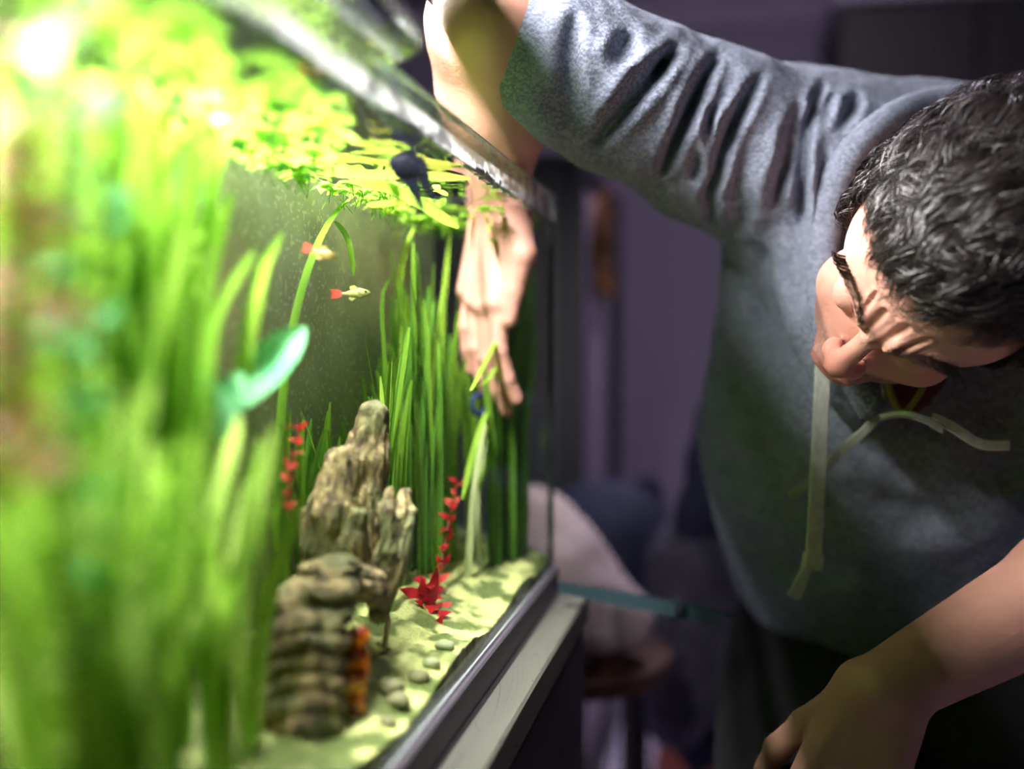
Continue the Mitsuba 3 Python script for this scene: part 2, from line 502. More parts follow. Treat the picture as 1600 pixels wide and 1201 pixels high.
# ------------------------------------------------------------------ the tank
X0, X1, Y0, Y1 = -0.1785, -0.300, 0.0, 1.006
ZB, ZW, ZT = 0.778, 1.119, 1.144
scene['mat_glass'] = {'type': 'thindielectric', 'int_ior': 1.12}
scene['mat_glass_end'] = {'type': 'thindielectric', 'int_ior': 1.4}


def scale_w(p, n, uv):
    """Lime scale, drops and smears on the glass above the waterline."""
    a = fbm(p.y * 60, p.z * 90, 1.0, 3)
    low = 1 - smoothstep(1.119, 1.146, p.z)
    return dr.clip(0.18 + 1.0 * smoothstep(0.35, 0.75, a) * (0.5 + 0.5 * low), 0, 0.85)


scene['mat_scaled_glass'] = {'type': 'blendbsdf', 'weight': proc(scale_w), 'a': {'type': 'thindielectric', 'int_ior': 1.5},
                             'b': {'type': 'principledthin', 'base_color': {'type': 'rgb', 'value': [0.8, 0.8, 0.8]}, 'roughness': 0.25, 'diff_trans': 1.0}}
principled('mat_glass_edge', rgb(176, 186, 186), 0.15)
principled('mat_seal', rgb(70, 78, 76), 0.3)


def quad(a, b, c, d, n=1):
    return trimesh.Trimesh([a, b, c, d], [[0, 1, 2], [0, 2, 3]], process=False)


k = TANK = thing('aquarium', 'planted glass aquarium, brightly lit, on the grey topped cabinet', 'aquarium')
part(k, 'front_pane', quad([XF, Y0, ZB], [XF, Y1, ZB], [XF, Y1, ZW], [XF, Y0, ZW]), 'mat_glass', smooth=False)
part(k, 'front_pane', quad([XF, Y0, ZW], [XF, Y1, ZW], [XF, Y1, ZT], [XF, Y0, ZT]), 'mat_scaled_glass', 'lime scaled strip of front glass above the water', smooth=False)
part(k, 'end_pane', quad([XF, Y1, ZB], [X1, Y1, ZB], [X1, Y1, ZT], [XF, Y1, ZT]), 'mat_glass_end', smooth=False)
part(k, 'end_pane', quad([XF, Y0, ZB], [XF, Y0, ZT], [X1, Y0, ZT], [X1, Y0, ZB]), 'mat_glass_end', smooth=False)


def back_col(p, n, uv):
    sp = smoothstep(0.72, 0.8, noise(p.y * 420, p.z * 420, p.x * 420))
    base = mix(rgb(92, 106, 62), rgb(66, 78, 44), fbm(p.y * 30, p.z * 30, 0.0))
    return mix(base, rgb(130, 142, 100), sp * 0.35)


principled('mat_back', proc(back_col), 0.6)
part(k, 'back_pane', bbox([X1 - 0.006, Y0, ZB], [X1, Y1, ZW + 0.002], 0.001), 'mat_back', 'dark speckled back wall')
part(k, 'back_pane', quad([X1 - 0.003, Y0, ZW + 0.002], [X1 - 0.003, Y1, ZW + 0.002], [X1 - 0.003, Y1, ZT], [X1 - 0.003, Y0, ZT]), 'mat_glass_end', 'clear strip of the back pane above the water', smooth=False)
part(k, 'bottom_pane', bbox([X1, Y0, 0.772], [XF, Y1, ZB], 0.001), 'mat_glass_edge')
part(k, 'base_trim', bbox([X1 - 0.012, Y0 - 0.006, 0.750], [-0.171, Y1 + 0.003, 0.7745], 0.0015), 'mat_base', 'grey base frame')
# polished top edges, the upright corner seam, the silicone
part(k, 'glass_edge', bbox([XF - 0.006, Y0, ZT], [XF, Y1, ZT + 0.0012], 0.0005), 'mat_glass_edge')
part(k, 'glass_edge', bbox([X1, Y1 - 0.004, ZT], [XF - 0.006, Y1 + 0.002, ZT + 0.0012], 0.0005), 'mat_glass_edge')
part(k, 'corner_seam', tube([[XF - 0.004, Y1 - 0.004, ZB], [XF - 0.004, Y1 - 0.004, ZT]], 0.0028, 8), 'mat_seal')
part(k, 'seal', tube([[XF - 0.004, Y0, ZB + 0.001], [XF - 0.004, Y1, ZB + 0.001]], 0.003, 6), 'mat_seal')
rg = np.random.default_rng(11)
ys = np.linspace(Y0 + 0.002, Y1 - 0.004, 400)
wl = 0.0026 + 0.0012 * np.sin(ys * 37) + 0.0008 * rg.normal(size=400)
part(k, 'waterline', tube(np.stack([np.full(400, XF - 0.0035), ys, ZW + 0.002 + 0.0006 * np.sin(ys * 91)], 1), np.clip(wl, 0.0012, 0.005), 6), 'mat_glass_edge', 'pale wet line where the water meets the glass')

# water surface, rippled
scene['mat_water'] = {'type': 'thindielectric', 'int_ior': 1.45}
nx, ny = 40, 240
gx, gy = np.meshgrid(np.linspace(X1 + 0.0005, XF - 0.0005, nx), np.linspace(Y0 + 0.001, Y1 - 0.001, ny), indexing='ij')
pz = np.stack([gx, gy, 0 * gx], -1)
gz = ZW + 0.0045 * nz(pz, [22, 14, 1], 3, 3) + 0.0016 * nz(pz, [70, 50, 1], 4, 2)
V = np.stack([gx, gy, gz], -1).reshape(-1, 3)
ii = np.arange(nx * ny).reshape(nx, ny)
F4 = np.stack([ii[:-1, :-1], ii[1:, :-1], ii[1:, 1:], ii[:-1, 1:]], -1).reshape(-1, 4)
key = thing('water', 'rippled water surface seen from below inside the aquarium', 'water', kind='stuff')
scene[key] = mikit.ply((V, F4), 'mat_water', smooth=True)

# clear plastic lamp foot on the rim
import shapely
pl = [(300, -40), (345, -4), (470, 66), (578, 104), (604, 104), (636, 92), (654, 78), (657, 60), (648, 40), (604, 2), (560, -40)]
q = np.array([PY(a, b, 0.0 + 1.0) for a, b in pl]) - CAM
zl = 1.149
pp = CAM + q * ((zl - CAM[2]) / q[:, 2])[:, None]
poly = shapely.Polygon(pp[:, :2]).buffer(0.002).buffer(-0.002)
sl = np.array([PY(a, b, 1.0) for a, b in [(540, -30), (566, 10), (596, 44), (612, 40), (622, 28), (600, 4), (575, -30)]]) - CAM
sl = CAM + sl * ((zl - CAM[2]) / sl[:, 2])[:, None]
plate = trimesh.creation.extrude_polygon(poly.difference(shapely.Polygon(sl[:, :2])), 0.003, engine='earcut')
plate.apply_translation([0, 0, zl])
scene['mat_acrylic'] = {'type': 'blendbsdf', 'weight': 0.04, 'a': {'type': 'thindielectric', 'int_ior': 1.49},
                        'b': {'type': 'principledthin', 'base_color': {'type': 'rgb', 'value': rgb(150, 150, 120)}, 'roughness': 0.3, 'diff_trans': 1.0}}
principled('mat_acrylic_rim', rgb(120, 116, 100), 0.2)
k = thing('lamp_foot', 'clear plastic foot with a rounded end, lying on the rim of the aquarium', 'bracket')
part(k, 'plate', plate, 'mat_acrylic')
edge = np.array(poly.exterior.coords)
part(k, 'rim', tube(np.column_stack([edge, np.full(len(edge), zl + 0.0015)]), 0.0013, 6, False), 'mat_acrylic_rim')


# ------------------------------------------------------------------ sand
def sand_h(x, y):
    p = np.stack([x, y, 0 * x], -1)
    t = (X0 - x) / (X0 - X1)
    return ZB + 0.010 + 0.030 * np.clip(t, 0, 1) ** 1.1 + 0.011 * nz(p, [34, 26, 1], 1, 3) * np.clip(0.25 + t * 3, 0, 1) + 0.0035 * nz(p, [160, 130, 1], 2, 2) + 0.004 * np.sin(y * 31) * np.clip(1 - t * 2, 0, 1)


nx, ny = 64, 330
gx, gy = np.meshgrid(np.linspace(X1 + 0.001, X0 + 0.0005, nx), np.linspace(Y0 + 0.002, Y1 - 0.003, ny), indexing='ij')
V = np.stack([gx, gy, sand_h(gx, gy)], -1)
base = V[-1].copy(); base[:, 2] = ZB + 0.0005           # the cut seen through the front glass
V = np.concatenate([V, base[None]], 0).reshape(-1, 3)
ii = np.arange((nx + 1) * ny).reshape(nx + 1, ny)
F4 = np.stack([ii[:-1, :-1], ii[1:, :-1], ii[1:, 1:], ii[:-1, 1:]], -1).reshape(-1, 4)


def sand_col(p, n, uv):
    a = fbm(p.x * 55, p.y * 45, 0.0, 3)
    g = noise(p.x * 900, p.y * 900, p.z * 900)
    c = mix(rgb(184, 194, 120), rgb(84, 100, 42), smoothstep(0.36, 0.62, a))
    return c * (0.75 + 0.4 * g)


principled('mat_sand', proc(sand_col), 0.8)
key = thing('sand', 'pale sand with green algae along the bottom of the aquarium', 'sand', kind='stuff')
scene[key] = mikit.ply((V, F4), 'mat_sand', smooth=True)
rg = np.random.default_rng(3)
# pebbles and a curl of rubble along the glass
principled('mat_pebble', rgb(150, 160, 116), 0.6)
principled('mat_pebble_dark', rgb(110, 112, 74), 0.7)
peb = [('pale pebble on the sand, third along the front glass from the far corner', 712, 1046, 0.0052, 'mat_pebble'), ('pale pebble on the sand, second along the front glass from the corner', 742, 1022, 0.006, 'mat_pebble'),
       ('mossy pebble on the sand near the red stems', 690, 1072, 0.0065, 'mat_pebble_dark'), ('dark pebble low on the sand slope', 640, 1110, 0.007, 'mat_pebble_dark'), ('small pebble half way down the sand slope', 668, 1140, 0.005, 'mat_pebble_dark'),
       ('olive pebble under the driftwood edge', 610, 1080, 0.008, 'mat_pebble_dark')]
for lab, px, py, r, m in peb:
    x = -0.19 - rg.uniform(0, 0.02)
    q = PY(px, py, 1.0) - CAM
    lo, hi = 0.2, 1.2
    for _ in range(30):
        y = (lo + hi) / 2; w = CAM + q * y
        if w[2] > sand_h(np.array(w[0]), np.array(w[1])): lo = y
        else: hi = y
    w[0] = min(w[0], X0 - 0.004 - r * 1.2); w[2] = float(sand_h(np.array(w[0]), np.array(w[1])))
    s = trimesh.creation.icosphere(2, r)
    s.vertices *= [1.1, 0.9, 0.7]
    s.vertices += 0.25 * r * nz(s.vertices + lo, 1.2 / r, 5, 2)[:, None]
    s.apply_translation(w + [0, 0, r * 0.35])
    key = thing('pebble', lab, 'pebble')
    whole(key, s, m, True)


def on_sand(px, py):
    q = PY(px, py, 1.0) - CAM
    lo, hi = 0.1, 1.4
    for _ in range(40):
        y = (lo + hi) / 2; w = CAM + q * y
        if w[2] > sand_h(np.array(w[0]), np.array(w[1])): lo = y
        else: hi = y
    return w


# ------------------------------------------------------------------ plants
def leafmat(name, c, trans=0.9, rough=0.45, c2=None, f=60):
    c2 = c2 if c2 is not None else [v * 0.8 for v in c]
    scene[name] = {'type': 'principledthin', 'base_color': proc(lambda p, n, uv: mix(c, c2, fbm(p.x * f, p.y * f, p.z * f * 0.3, 2))), 'roughness': rough, 'diff_trans': trans, 'spec_trans': 0.0}
    return name


leafmat('leaf_bright', rgb(172, 214, 84), 1.0, 0.4, rgb(146, 198, 66))
leafmat('leaf_light', rgb(206, 236, 130), 1.0, 0.4, rgb(178, 222, 100))
leafmat('leaf_mid', rgb(142, 188, 68), 0.9, 0.4, rgb(114, 168, 52))
leafmat('leaf_deep', rgb(112, 164, 62), 0.8, 0.45, rgb(82, 138, 48))
leafmat('leaf_yellow', rgb(206, 202, 92), 1.0, 0.4, rgb(190, 205, 80))
leafmat('leaf_teal', rgb(170, 240, 180), 0.8, 0.35, rgb(110, 222, 150), 40)
leafmat('leaf_pale', rgb(214, 226, 170), 1.0, 0.4, rgb(190, 212, 140))
leafmat('leaf_red', rgb(214, 54, 58), 0.7, 0.45, rgb(150, 34, 44), 90)
leafmat('leaf_coral', rgb(244, 120, 96), 0.9, 0.4, rgb(226, 90, 84), 90)
leafmat('leaf_pink', rgb(255, 222, 212), 1.0, 0.22, rgb(255, 190, 160), 60)
leafmat('leaf_amber', rgb(240, 160, 70), 1.0, 0.4, rgb(220, 120, 50), 60)
principled('mat_stem', rgb(110, 150, 50), 0.5)
principled('mat_stem_red', rgb(140, 60, 44), 0.5)

VAL = 'ribbon leaved plants in the aquarium'
rv = np.random.default_rng(21)


def blade(key, pts, w, m, side=None, n=14, tip=True, label=None):
    p = spline(pts, n)
    t = np.linspace(0, 1, n)
    ww = w * (np.clip((1 - t) / 0.12, 0.12, 1) ** 0.6 if tip else 1.0) * np.clip(0.55 + t * 3, 0, 1)
    if side is None:
        a = rv.uniform(0, 2 * np.pi); side = np.array([math.cos(a), math.sin(a), 0])
    return part(key, 'leaf', ribbon(p, ww, side), m, label, smooth=True)


def val_plant(x, y, n, h, w=0.006, lean=0.05, mats=('leaf_mid', 'leaf_bright', 'leaf_deep'), prob=None, label='ribbon leaved green plant', z0=None, surf=True):
    key = thing('ribbon_plant', label, 'aquatic plant', label.split(' plant')[0].replace('plant', '') + ' plants ' + label.split(' plant ')[-1])
    z0 = float(sand_h(np.array(x), np.array(y))) - 0.003 if z0 is None else z0
    for i in range(n):
        a = rv.uniform(0, 2 * np.pi); l = lean * rv.uniform(0.3, 1.2)
        hh = h * rv.uniform(0.72, 1.08)
        b = np.array([x + rv.normal() * 0.003, y + rv.normal() * 0.003, z0])
        d = np.array([math.cos(a) * 0.55, math.sin(a), 0])
        pts = [b, b + d * l * 0.12 + [0, 0, hh * 0.35], b + d * l * 0.45 + [0, 0, hh * 0.7], b + d * l + [0, 0, hh]]
        top = ZW - 0.006
        pts = np.array(pts)
        if pts[-1, 2] > top:            # the blade meets the surface and trails along it
            over = pts[-1, 2] - top
            pts[:, 2] = np.minimum(pts[:, 2], [9, 9, top - 0.02, top])
            e = d * np.array([0.4, 1, 0]) * (over + 0.02)
            pts = np.vstack([pts, pts[-1] + e * 0.6 + [0, 0, -0.003]])
        p = spline(pts, 16)
        ph = rv.uniform(0, 6)
        p[:, 1] += 0.003 * np.sin(np.linspace(0, 5, 16) + ph) * np.linspace(0, 1, 16)
        p[:, 0] = np.clip(p[:, 0], X1 + 0.004, X0 - 0.003)
        p[:, 1] = np.clip(p[:, 1], Y0 + 0.004, Y1 - 0.006)
        p[:, 2] = np.minimum(p[:, 2], ZW - 0.004)
        t = np.linspace(0, 1, 16)
        ww = w * rv.uniform(0.75, 1.25) * np.clip((1 - t) / 0.1, 0.15, 1) ** 0.6 * np.clip(0.6 + t * 3, 0, 1)
        b2 = a + rv.normal() * 0.8 + 1.57
        part(key, 'leaf', ribbon(p, ww, [math.cos(b2), math.sin(b2), 0.0]), mats[rv.choice(len(mats), p=prob)], smooth=True)
    return key


def label_for(px, py):
    return None


# where the plants stand and how tall they are, by what the photograph shows there
def stand(count, pxr, perp, hfun, nl, w, lean, mats, prob, label, seed):
    global rv
    rv = np.random.default_rng(seed)
    made = 0
    while made < count:
        px = rv.uniform(*pxr); x = rv.uniform(*perp)
        ang = YAW - math.atan((px - 800) / FPX)
        y = abs(x) / math.tan(ang)
        if not (Y0 + 0.12 < y < Y1 - 0.012):
            continue
        d = pix([x, y, 0.9])[2]
        h = hfun(px, d, x, y)
        made += 1
        if h <= 0.01: continue
        val_plant(x, y, rv.integers(*nl), h, w, lean, mats, prob, label)


def top_at(pyt):
    """Height of a plant whose top shows at row pyt."""
    return lambda px, d, x, y: max(0.0, 1.0 + (565 - pyt(px)) / FPX * d + 0.0 - float(sand_h(np.array(x), np.array(y)))) if callable(pyt) else None


interp = lambda xs, ys: (lambda px: float(np.interp(px, xs, ys)) + rv.uniform(-60, 60))  # noqa: E731
# dense tall stand at the left, near the lens
stand(13, (-10, 300), (-0.288, -0.245), top_at(interp([0, 200, 330], [40, 60, 250])), (5, 9), 0.0075, 0.06, ('leaf_mid', 'leaf_bright', 'leaf_deep'), [0.4, 0.55, 0.05],
      'tall ribbon leaved plant in the blurred near stand at the left end', 31)
# shorter bright blades in front of the wood
stand(15, (60, 400), (-0.235, -0.195), top_at(interp([60, 200, 340, 430], [620, 700, 700, 760])), (6, 9), 0.0068, 0.05, ('leaf_light', 'leaf_bright', 'leaf_mid'), [0.45, 0.35, 0.2],
      'shorter bright ribbon leaved plant near the front glass left of the driftwood', 32)
# thin blades before the back wall, behind the wood
stand(20, (440, 660), (-0.295, -0.284), top_at(interp([440, 520, 560, 620], [640, 700, 640, 520])), (3, 5), 0.0042, 0.03, ('leaf_mid', 'leaf_deep'), [0.4, 0.6],
      'thin ribbon leaved plant against the dark back wall behind the driftwood', 33)
# the meadow between the wood and the end pane
stand(38, (600, 790), (-0.292, -0.243), top_at(interp([600, 640, 700, 760, 800], [600, 480, 520, 560, 440])), (5, 8), 0.0045, 0.03, ('leaf_mid', 'leaf_deep', 'leaf_bright'), [0.45, 0.4, 0.15],
      'thin ribbon leaved plant in the meadow right of the driftwood', 34)
stand(17, (770, 852), (-0.262, -0.205), top_at(interp([770, 800, 850], [480, 380, 420])), (5, 8), 0.005, 0.025, ('leaf_deep', 'leaf_mid'), [0.8, 0.2],
      'dark green ribbon leaved plant in the shaded right corner by the end pane', 35)

# single blades that the photograph shows one by one: (plane x, width, material, pixels)
rv = np.random.default_rng(9)
singles = [
    ('long yellow green blade trailing along the water surface towards the black fish', [
        ('d', 0.0062, 'leaf_yellow', [(335, 232, 0.655), (470, 250, 0.675), (560, 272, 0.69), (640, 274, 0.70), (735, 278, 0.715)])]),
    ('broad green blade slanting under the surface behind the black fish', [
        ('d', 0.0076, 'leaf_bright', [(545, 282, 0.70), (600, 292, 0.70), (655, 318, 0.70), (716, 356, 0.70)]),
        ('d', 0.0045, 'leaf_yellow', [(640, 314, 0.70), (600, 318, 0.70), (572, 320, 0.70)])]),
    ('slanting green blade rising left of the two small fish to the surface', [
        (-0.288, 0.0060, 'leaf_mid', [(430, 860), (448, 560), (480, 420), (520, 335), (556, 286)]),
        (-0.288, 0.0042, 'leaf_mid', [(523, 345), (545, 380), (552, 430)])]),
    ('tall arching green blade between the small fish and the hand', [
        (-0.278, 0.0056, 'leaf_bright', [(628, 880), (624, 640), (622, 500), (630, 400), (655, 334)]),
        (-0.278, 0.0034, 'leaf_mid', [(628, 880), (606, 660), (598, 520), (604, 440), (618, 425)])]),
    ('upright yellow green blade just left of the hand', [
        (-0.262, 0.0050, 'leaf_bright', [(690, 900), (692, 640), (692, 500), (697, 420), (703, 358)]),
        (-0.262, 0.0050, 'leaf_mid', [(690, 900), (684, 690), (668, 600), (652, 552)]),
        (-0.262, 0.0030, 'leaf_deep', [(690, 900), (655, 640), (648, 480), (652, 396)])]),
    ('bright bent blade with a pale tip in front of the back wall', [
        (-0.235, 0.0085, 'leaf_bright', [(330, 820), (380, 560), (398, 460), (416, 400), (440, 362)]),
        (-0.235, 0.0075, 'leaf_mid', [(330, 820), (322, 560), (340, 480), (395, 392)])]),
    ('pair of broad bright blades with cut tops left of the driftwood', [
        (-0.212, 0.0085, 'leaf_light', [(270, 1090), (318, 900), (345, 760), (372, 650)]),
        (-0.212, 0.0085, 'leaf_light', [(270, 1090), (352, 905), (402, 780), (431, 662)]),
        (-0.212, 0.0060, 'leaf_mid', [(270, 1090), (330, 1000), (384, 830), (402, 720)])]),
    ('blade rising from the floor to a bright tip beside the bent blade', [
        (-0.245, 0.0080, 'leaf_mid', [(225, 960), (290, 640), (318, 470), (330, 330), (322, 160)]),
        (-0.245, 0.0085, 'leaf_mid', [(225, 960), (222, 640), (232, 400), (214, 180), (205, 60)])]),
    ('pale bleached pair of pointed blades hanging down below the hand', [
        (-0.222, 0.0062, 'leaf_pale', [(776, 622), (752, 700), (738, 800), (728, 934)]),
        (-0.222, 0.0060, 'leaf_pale', [(770, 630), (752, 720), (746, 800), (754, 908)]),
        (-0.222, 0.0056, 'leaf_bright', [(776, 622), (744, 690), (722, 780)]),
        (-0.222, 0.0056, 'leaf_mid', [(776, 622), (766, 700), (745, 770)])]),
    ('green blades crossing in front of the fingers of the hand in the water', [
        (-0.207, 0.0048, 'leaf_bright', [(735, 610), (760, 560), (782, 515), (800, 470)]),
        (-0.207, 0.0046, 'leaf_bright', [(742, 604), (770, 580), (792, 530), (806, 500)]),
        (-0.207, 0.0052, 'leaf_mid', [(764, 372), (785, 382), (808, 398)]),
        (-0.207, 0.0022, 'leaf_yellow', [(767, 290), (762, 330), (764, 365)])]),
]
for lab, bl in singles:
    key = thing('ribbon_plant', lab, 'aquatic plant')
    for x, w, m, pp in bl:
        pts = np.array([P(*q) for q in pp]) if x == 'd' else np.array([G(a, b, x + rv.uniform(-0.004, 0.004)) for a, b in pp])
        pts[:, 2] = np.minimum(pts[:, 2], ZW - 0.0045); pts[:, 0] = np.maximum(pts[:, 0], X1 + 0.006)
        blade(key, pts, w, m, RT + np.array([0, 0, 0.3]) if abs(pp[0][0] - pp[-1][0]) < 150 else [0, 0.2, 0.98], n=20)


# ---- stemmed plants: a stem with pairs of oval leaves
def stem_plant(pts, L, W, nodes, mats, label, stem='mat_stem', group=None, cat_='aquatic plant', per=2, up=0.35, rs=0.0013, curl=0.3, seed=1, prob=None, size=(0.7, 1.15), name='stem_plant', face=None):
    r = np.random.default_rng(seed)
    key = thing(name, label, cat_, group)
    p = spline(pts, 40)
    part(key, 'stem', tube(p, np.linspace(rs, rs * 0.6, 40), 6), stem)
    for i in range(nodes):
        c = p[int(2 + i * 37 / max(1, nodes - 1))]
        a0 = i * 1.57 + r.uniform(-0.4, 0.4)
        for j in range(per):
            a = a0 + j * 2 * np.pi / per
            d = np.array([math.cos(a), math.sin(a), up + r.normal() * 0.2])
            s = r.uniform(*size)
            zz = [-math.cos(a) * 0.5, -math.sin(a) * 0.5, 1] if face is None else np.asarray(face) + r.normal(size=3) * 0.55
            part(key, 'leaf', orient(leaf_mesh(L * s, W * s, 7, 0.2, curl), c, d, zz), mats[r.choice(len(mats), p=prob)], smooth=True)
    return key


# red stems at the front of the meadow
def red(pp, x, n, L, label, mats, seed, prob=None, name='red_stem_plant'):
    pts = [G(a, b, x) for a, b in pp]
    return stem_plant(pts, L, L * 0.55, n, mats, label, 'mat_stem_red', None, 'aquatic plant', 2, 0.9, 0.0008, 0.35, seed, prob, name=name, face=[0.75, -0.6, 0.5])


red([(672, 985), (682, 930), (690, 880), (700, 820), (714, 758)], -0.230, 15, 0.0105, 'tall thin red stem with small coral leaves beside the pale blades', ('leaf_red', 'leaf_coral'), 4, [0.55, 0.45])
red([(640, 1020), (652, 975), (664, 915)], -0.232, 9, 0.019, 'short bushy dark red plant at the foot of the tall red stem', ('leaf_red',), 5)
red([(655, 1015), (668, 980), (680, 950)], -0.226, 8, 0.018, 'low dark red plant at the edge of the sand', ('leaf_red', 'leaf_coral'), 6, [0.85, 0.15])
red([(618, 1030), (622, 985), (640, 955)], -0.243, 9, 0.018, 'dark red plant in the shade beside the driftwood foot', ('leaf_red',), 7)
red([(446, 800), (455, 735), (466, 672)], -0.258, 7, 0.0085, 'small red stem plant left of the driftwood', ('leaf_coral', 'leaf_red'), 8, [0.6, 0.4])

# amber pointed leaf standing in the sand
key = thing('fallen_leaf', 'small amber pointed leaf standing upright in the sand below the red plants', 'leaf')
a = G(684, 1012, -0.214); b = G(682, 978, -0.214)
whole(key, orient(leaf_mesh(np.linalg.norm(b - a), 0.0044, 8, 0.5, 0.1), a, b - a, -FW), 'leaf_amber', True)
# yellow leaf lying at the bottom edge
key = thing('fallen_leaf', 'yellow fallen leaf at the lower frame edge in front of the driftwood foot', 'leaf')
a = G(500, 1196, -0.204); b = G(541, 1150, -0.207)
whole(key, orient(leaf_mesh(np.linalg.norm(b - a) * 1.2, 0.0085, 8, 0.3, 0.1), a, b - a, -FW + np.array([0, 0, 0.6])), 'leaf_amber', True)

# broad teal leaves (a low broad leaved plant in the middle ground)
key = thing('broad_leaved_plant', 'broad teal green leaves left of the small fish, one pointing up to the right', 'aquatic plant')
bs = G(352, 700, -0.232)
tl = [((372, 640), (484, 488), 0.021), ((350, 690), (330, 590), 0.016), ((352, 640), (378, 580), 0.015)]
for (a0, a1, W) in tl:
    a, b = G(*a0, -0.232), G(*a1, -0.226)
    part(key, 'leaf', orient(leaf_mesh(np.linalg.norm(b - a), W, 14, 0.25, 0.12), a, b - a, -FW + 0.5 * RT + np.array([0, 0, 0.9])), 'leaf_teal', smooth=True)
    g = G(352, 900, -0.24)
    part(key, 'stem', tube(spline([g, (g + a) / 2 + [0, 0.004, 0.01], a], 12), 0.0012, 6), 'mat_stem')

# pink and green stems close to the lens at the left
NEAR = 'blurred stem plants nearest the lens at the left'
nearS = [  # pixel path, plane, leaf length, nodes, materials, label
    ([(25, 760), (40, 500), (48, 300), (45, 90)], -0.190, 0.013, 13, ('leaf_pink', 'leaf_bright', 'leaf_coral'), [0.5, 0.4, 0.1], 'pink leaved stem plant at the far left, blurred, second from the frame edge'),
    ([(-20, 800), (0, 560), (18, 350), (30, 200)], -0.190, 0.013, 12, ('leaf_pink', 'leaf_bright'), [0.6, 0.4], 'pink leaved stem plant cut by the left frame edge'),
    ([(95, 760), (100, 560), (110, 380), (128, 180)], -0.194, 0.012, 12, ('leaf_teal', 'leaf_bright', 'leaf_pink'), [0.4, 0.42, 0.18], 'pale green stem plant with a few pink leaves right of the pink ones'),
    ([(150, 1000), (130, 700), (84, 400), (88, 140), (96, 60), (110, -40)], -0.207, 0.012, 15, ('leaf_teal', 'leaf_bright'), [0.6, 0.4], 'teal leaved stem plant whose tip reaches the upper left corner'),
    ([(160, 720), (150, 520), (165, 330), (170, 150)], -0.222, 0.010, 12, ('leaf_bright', 'leaf_teal', 'leaf_mid'), [0.5, 0.2, 0.3], 'bright green stem plant between the pink stems and the tall ribbons'),
    ([(285, 520), (300, 380), (310, 260), (325, 150)], -0.262, 0.011, 8, ('leaf_mid', 'leaf_teal'), [0.6, 0.4], 'leafy green stem rising to the dark underside of the surface'),
    ([(120, 1190), (110, 1060), (100, 960), (90, 850)], -0.200, 0.009, 9, ('leaf_light', 'leaf_bright', 'leaf_amber'), [0.5, 0.4, 0.1], 'low leafy stem plant in the lower left corner'),
    ([(215, 1150), (205, 1010), (225, 900), (240, 760)], -0.206, 0.009, 9, ('leaf_light', 'leaf_bright'), [0.5, 0.5], 'low leafy stem plant left of the driftwood shadow'),
    ([(820, 600), (815, 500), (812, 420), (808, 350)], -0.202, 0.011, 12, ('leaf_mid', 'leaf_deep'), [0.5, 0.5], 'leafy dark green stem in the right corner behind the wrist'),
    ([(780, 560), (776, 510), (768, 475), (764, 450)], -0.2125, 0.0075, 8, ('leaf_bright', 'leaf_mid'), [0.7, 0.3], 'feathery bright green sprig in front of the hand'),
]
for i, (pp, x, L, n, m, pr, lab) in enumerate(nearS):
    pts = np.array([G(a, b, x) for a, b in pp]); pts[:, 2] = np.minimum(pts[:, 2], ZW - 0.008); pts[:, 2] = np.maximum(pts[:, 2], ZB + 0.02)
    stem_plant(pts, L, L * 0.62, n, m, lab, 'mat_stem', None, seed=40 + i, prob=pr, up=0.3, per=3 if i < 6 else 2, face=[0.75, -0.55, 0.75] if i < 9 else None)

# floating leaves on the surface
rf = np.random.default_rng(77)
FL = 'cut leaf pieces floating at the water surface'
for i in range(26):
    x, y = rf.uniform(-0.292, -0.195), rf.uniform(0.42, 0.97)
    L = rf.uniform(0.02, 0.05); a = rf.uniform(-0.5, 0.5) + (np.pi / 2)
    p0 = np.array([x, y, ZW - 0.006 - rf.uniform(0, 0.006)])
    fx, fy, fd = pix([x, y + L / 2, ZW - 0.008])
    if 560 < fx < 720 and 180 < fy < 380 and fd < 0.68: continue
    e = np.array([math.cos(a) * 0.5, math.sin(a), 0]) * L
    key = thing('floating_leaf', 'green leaf piece floating just under the water surface', 'leaf', FL)
    p = spline([p0, p0 + e * 0.5 + [0, 0, 0.002], p0 + e], 8)
    p[:, 0] = np.clip(p[:, 0], X1 + 0.004, X0 - 0.004); p[:, 1] = np.clip(p[:, 1], 0.01, Y1 - 0.006)
    whole(key, ribbon(p, 0.0055 * np.array([0.4, 0.9, 1, 1, 1, 1, 0.8, 0.3]), [1, 0, 0.2]), ['leaf_bright', 'leaf_mid', 'leaf_yellow'][rf.choice(3, p=[0.5, 0.35, 0.15])], True)


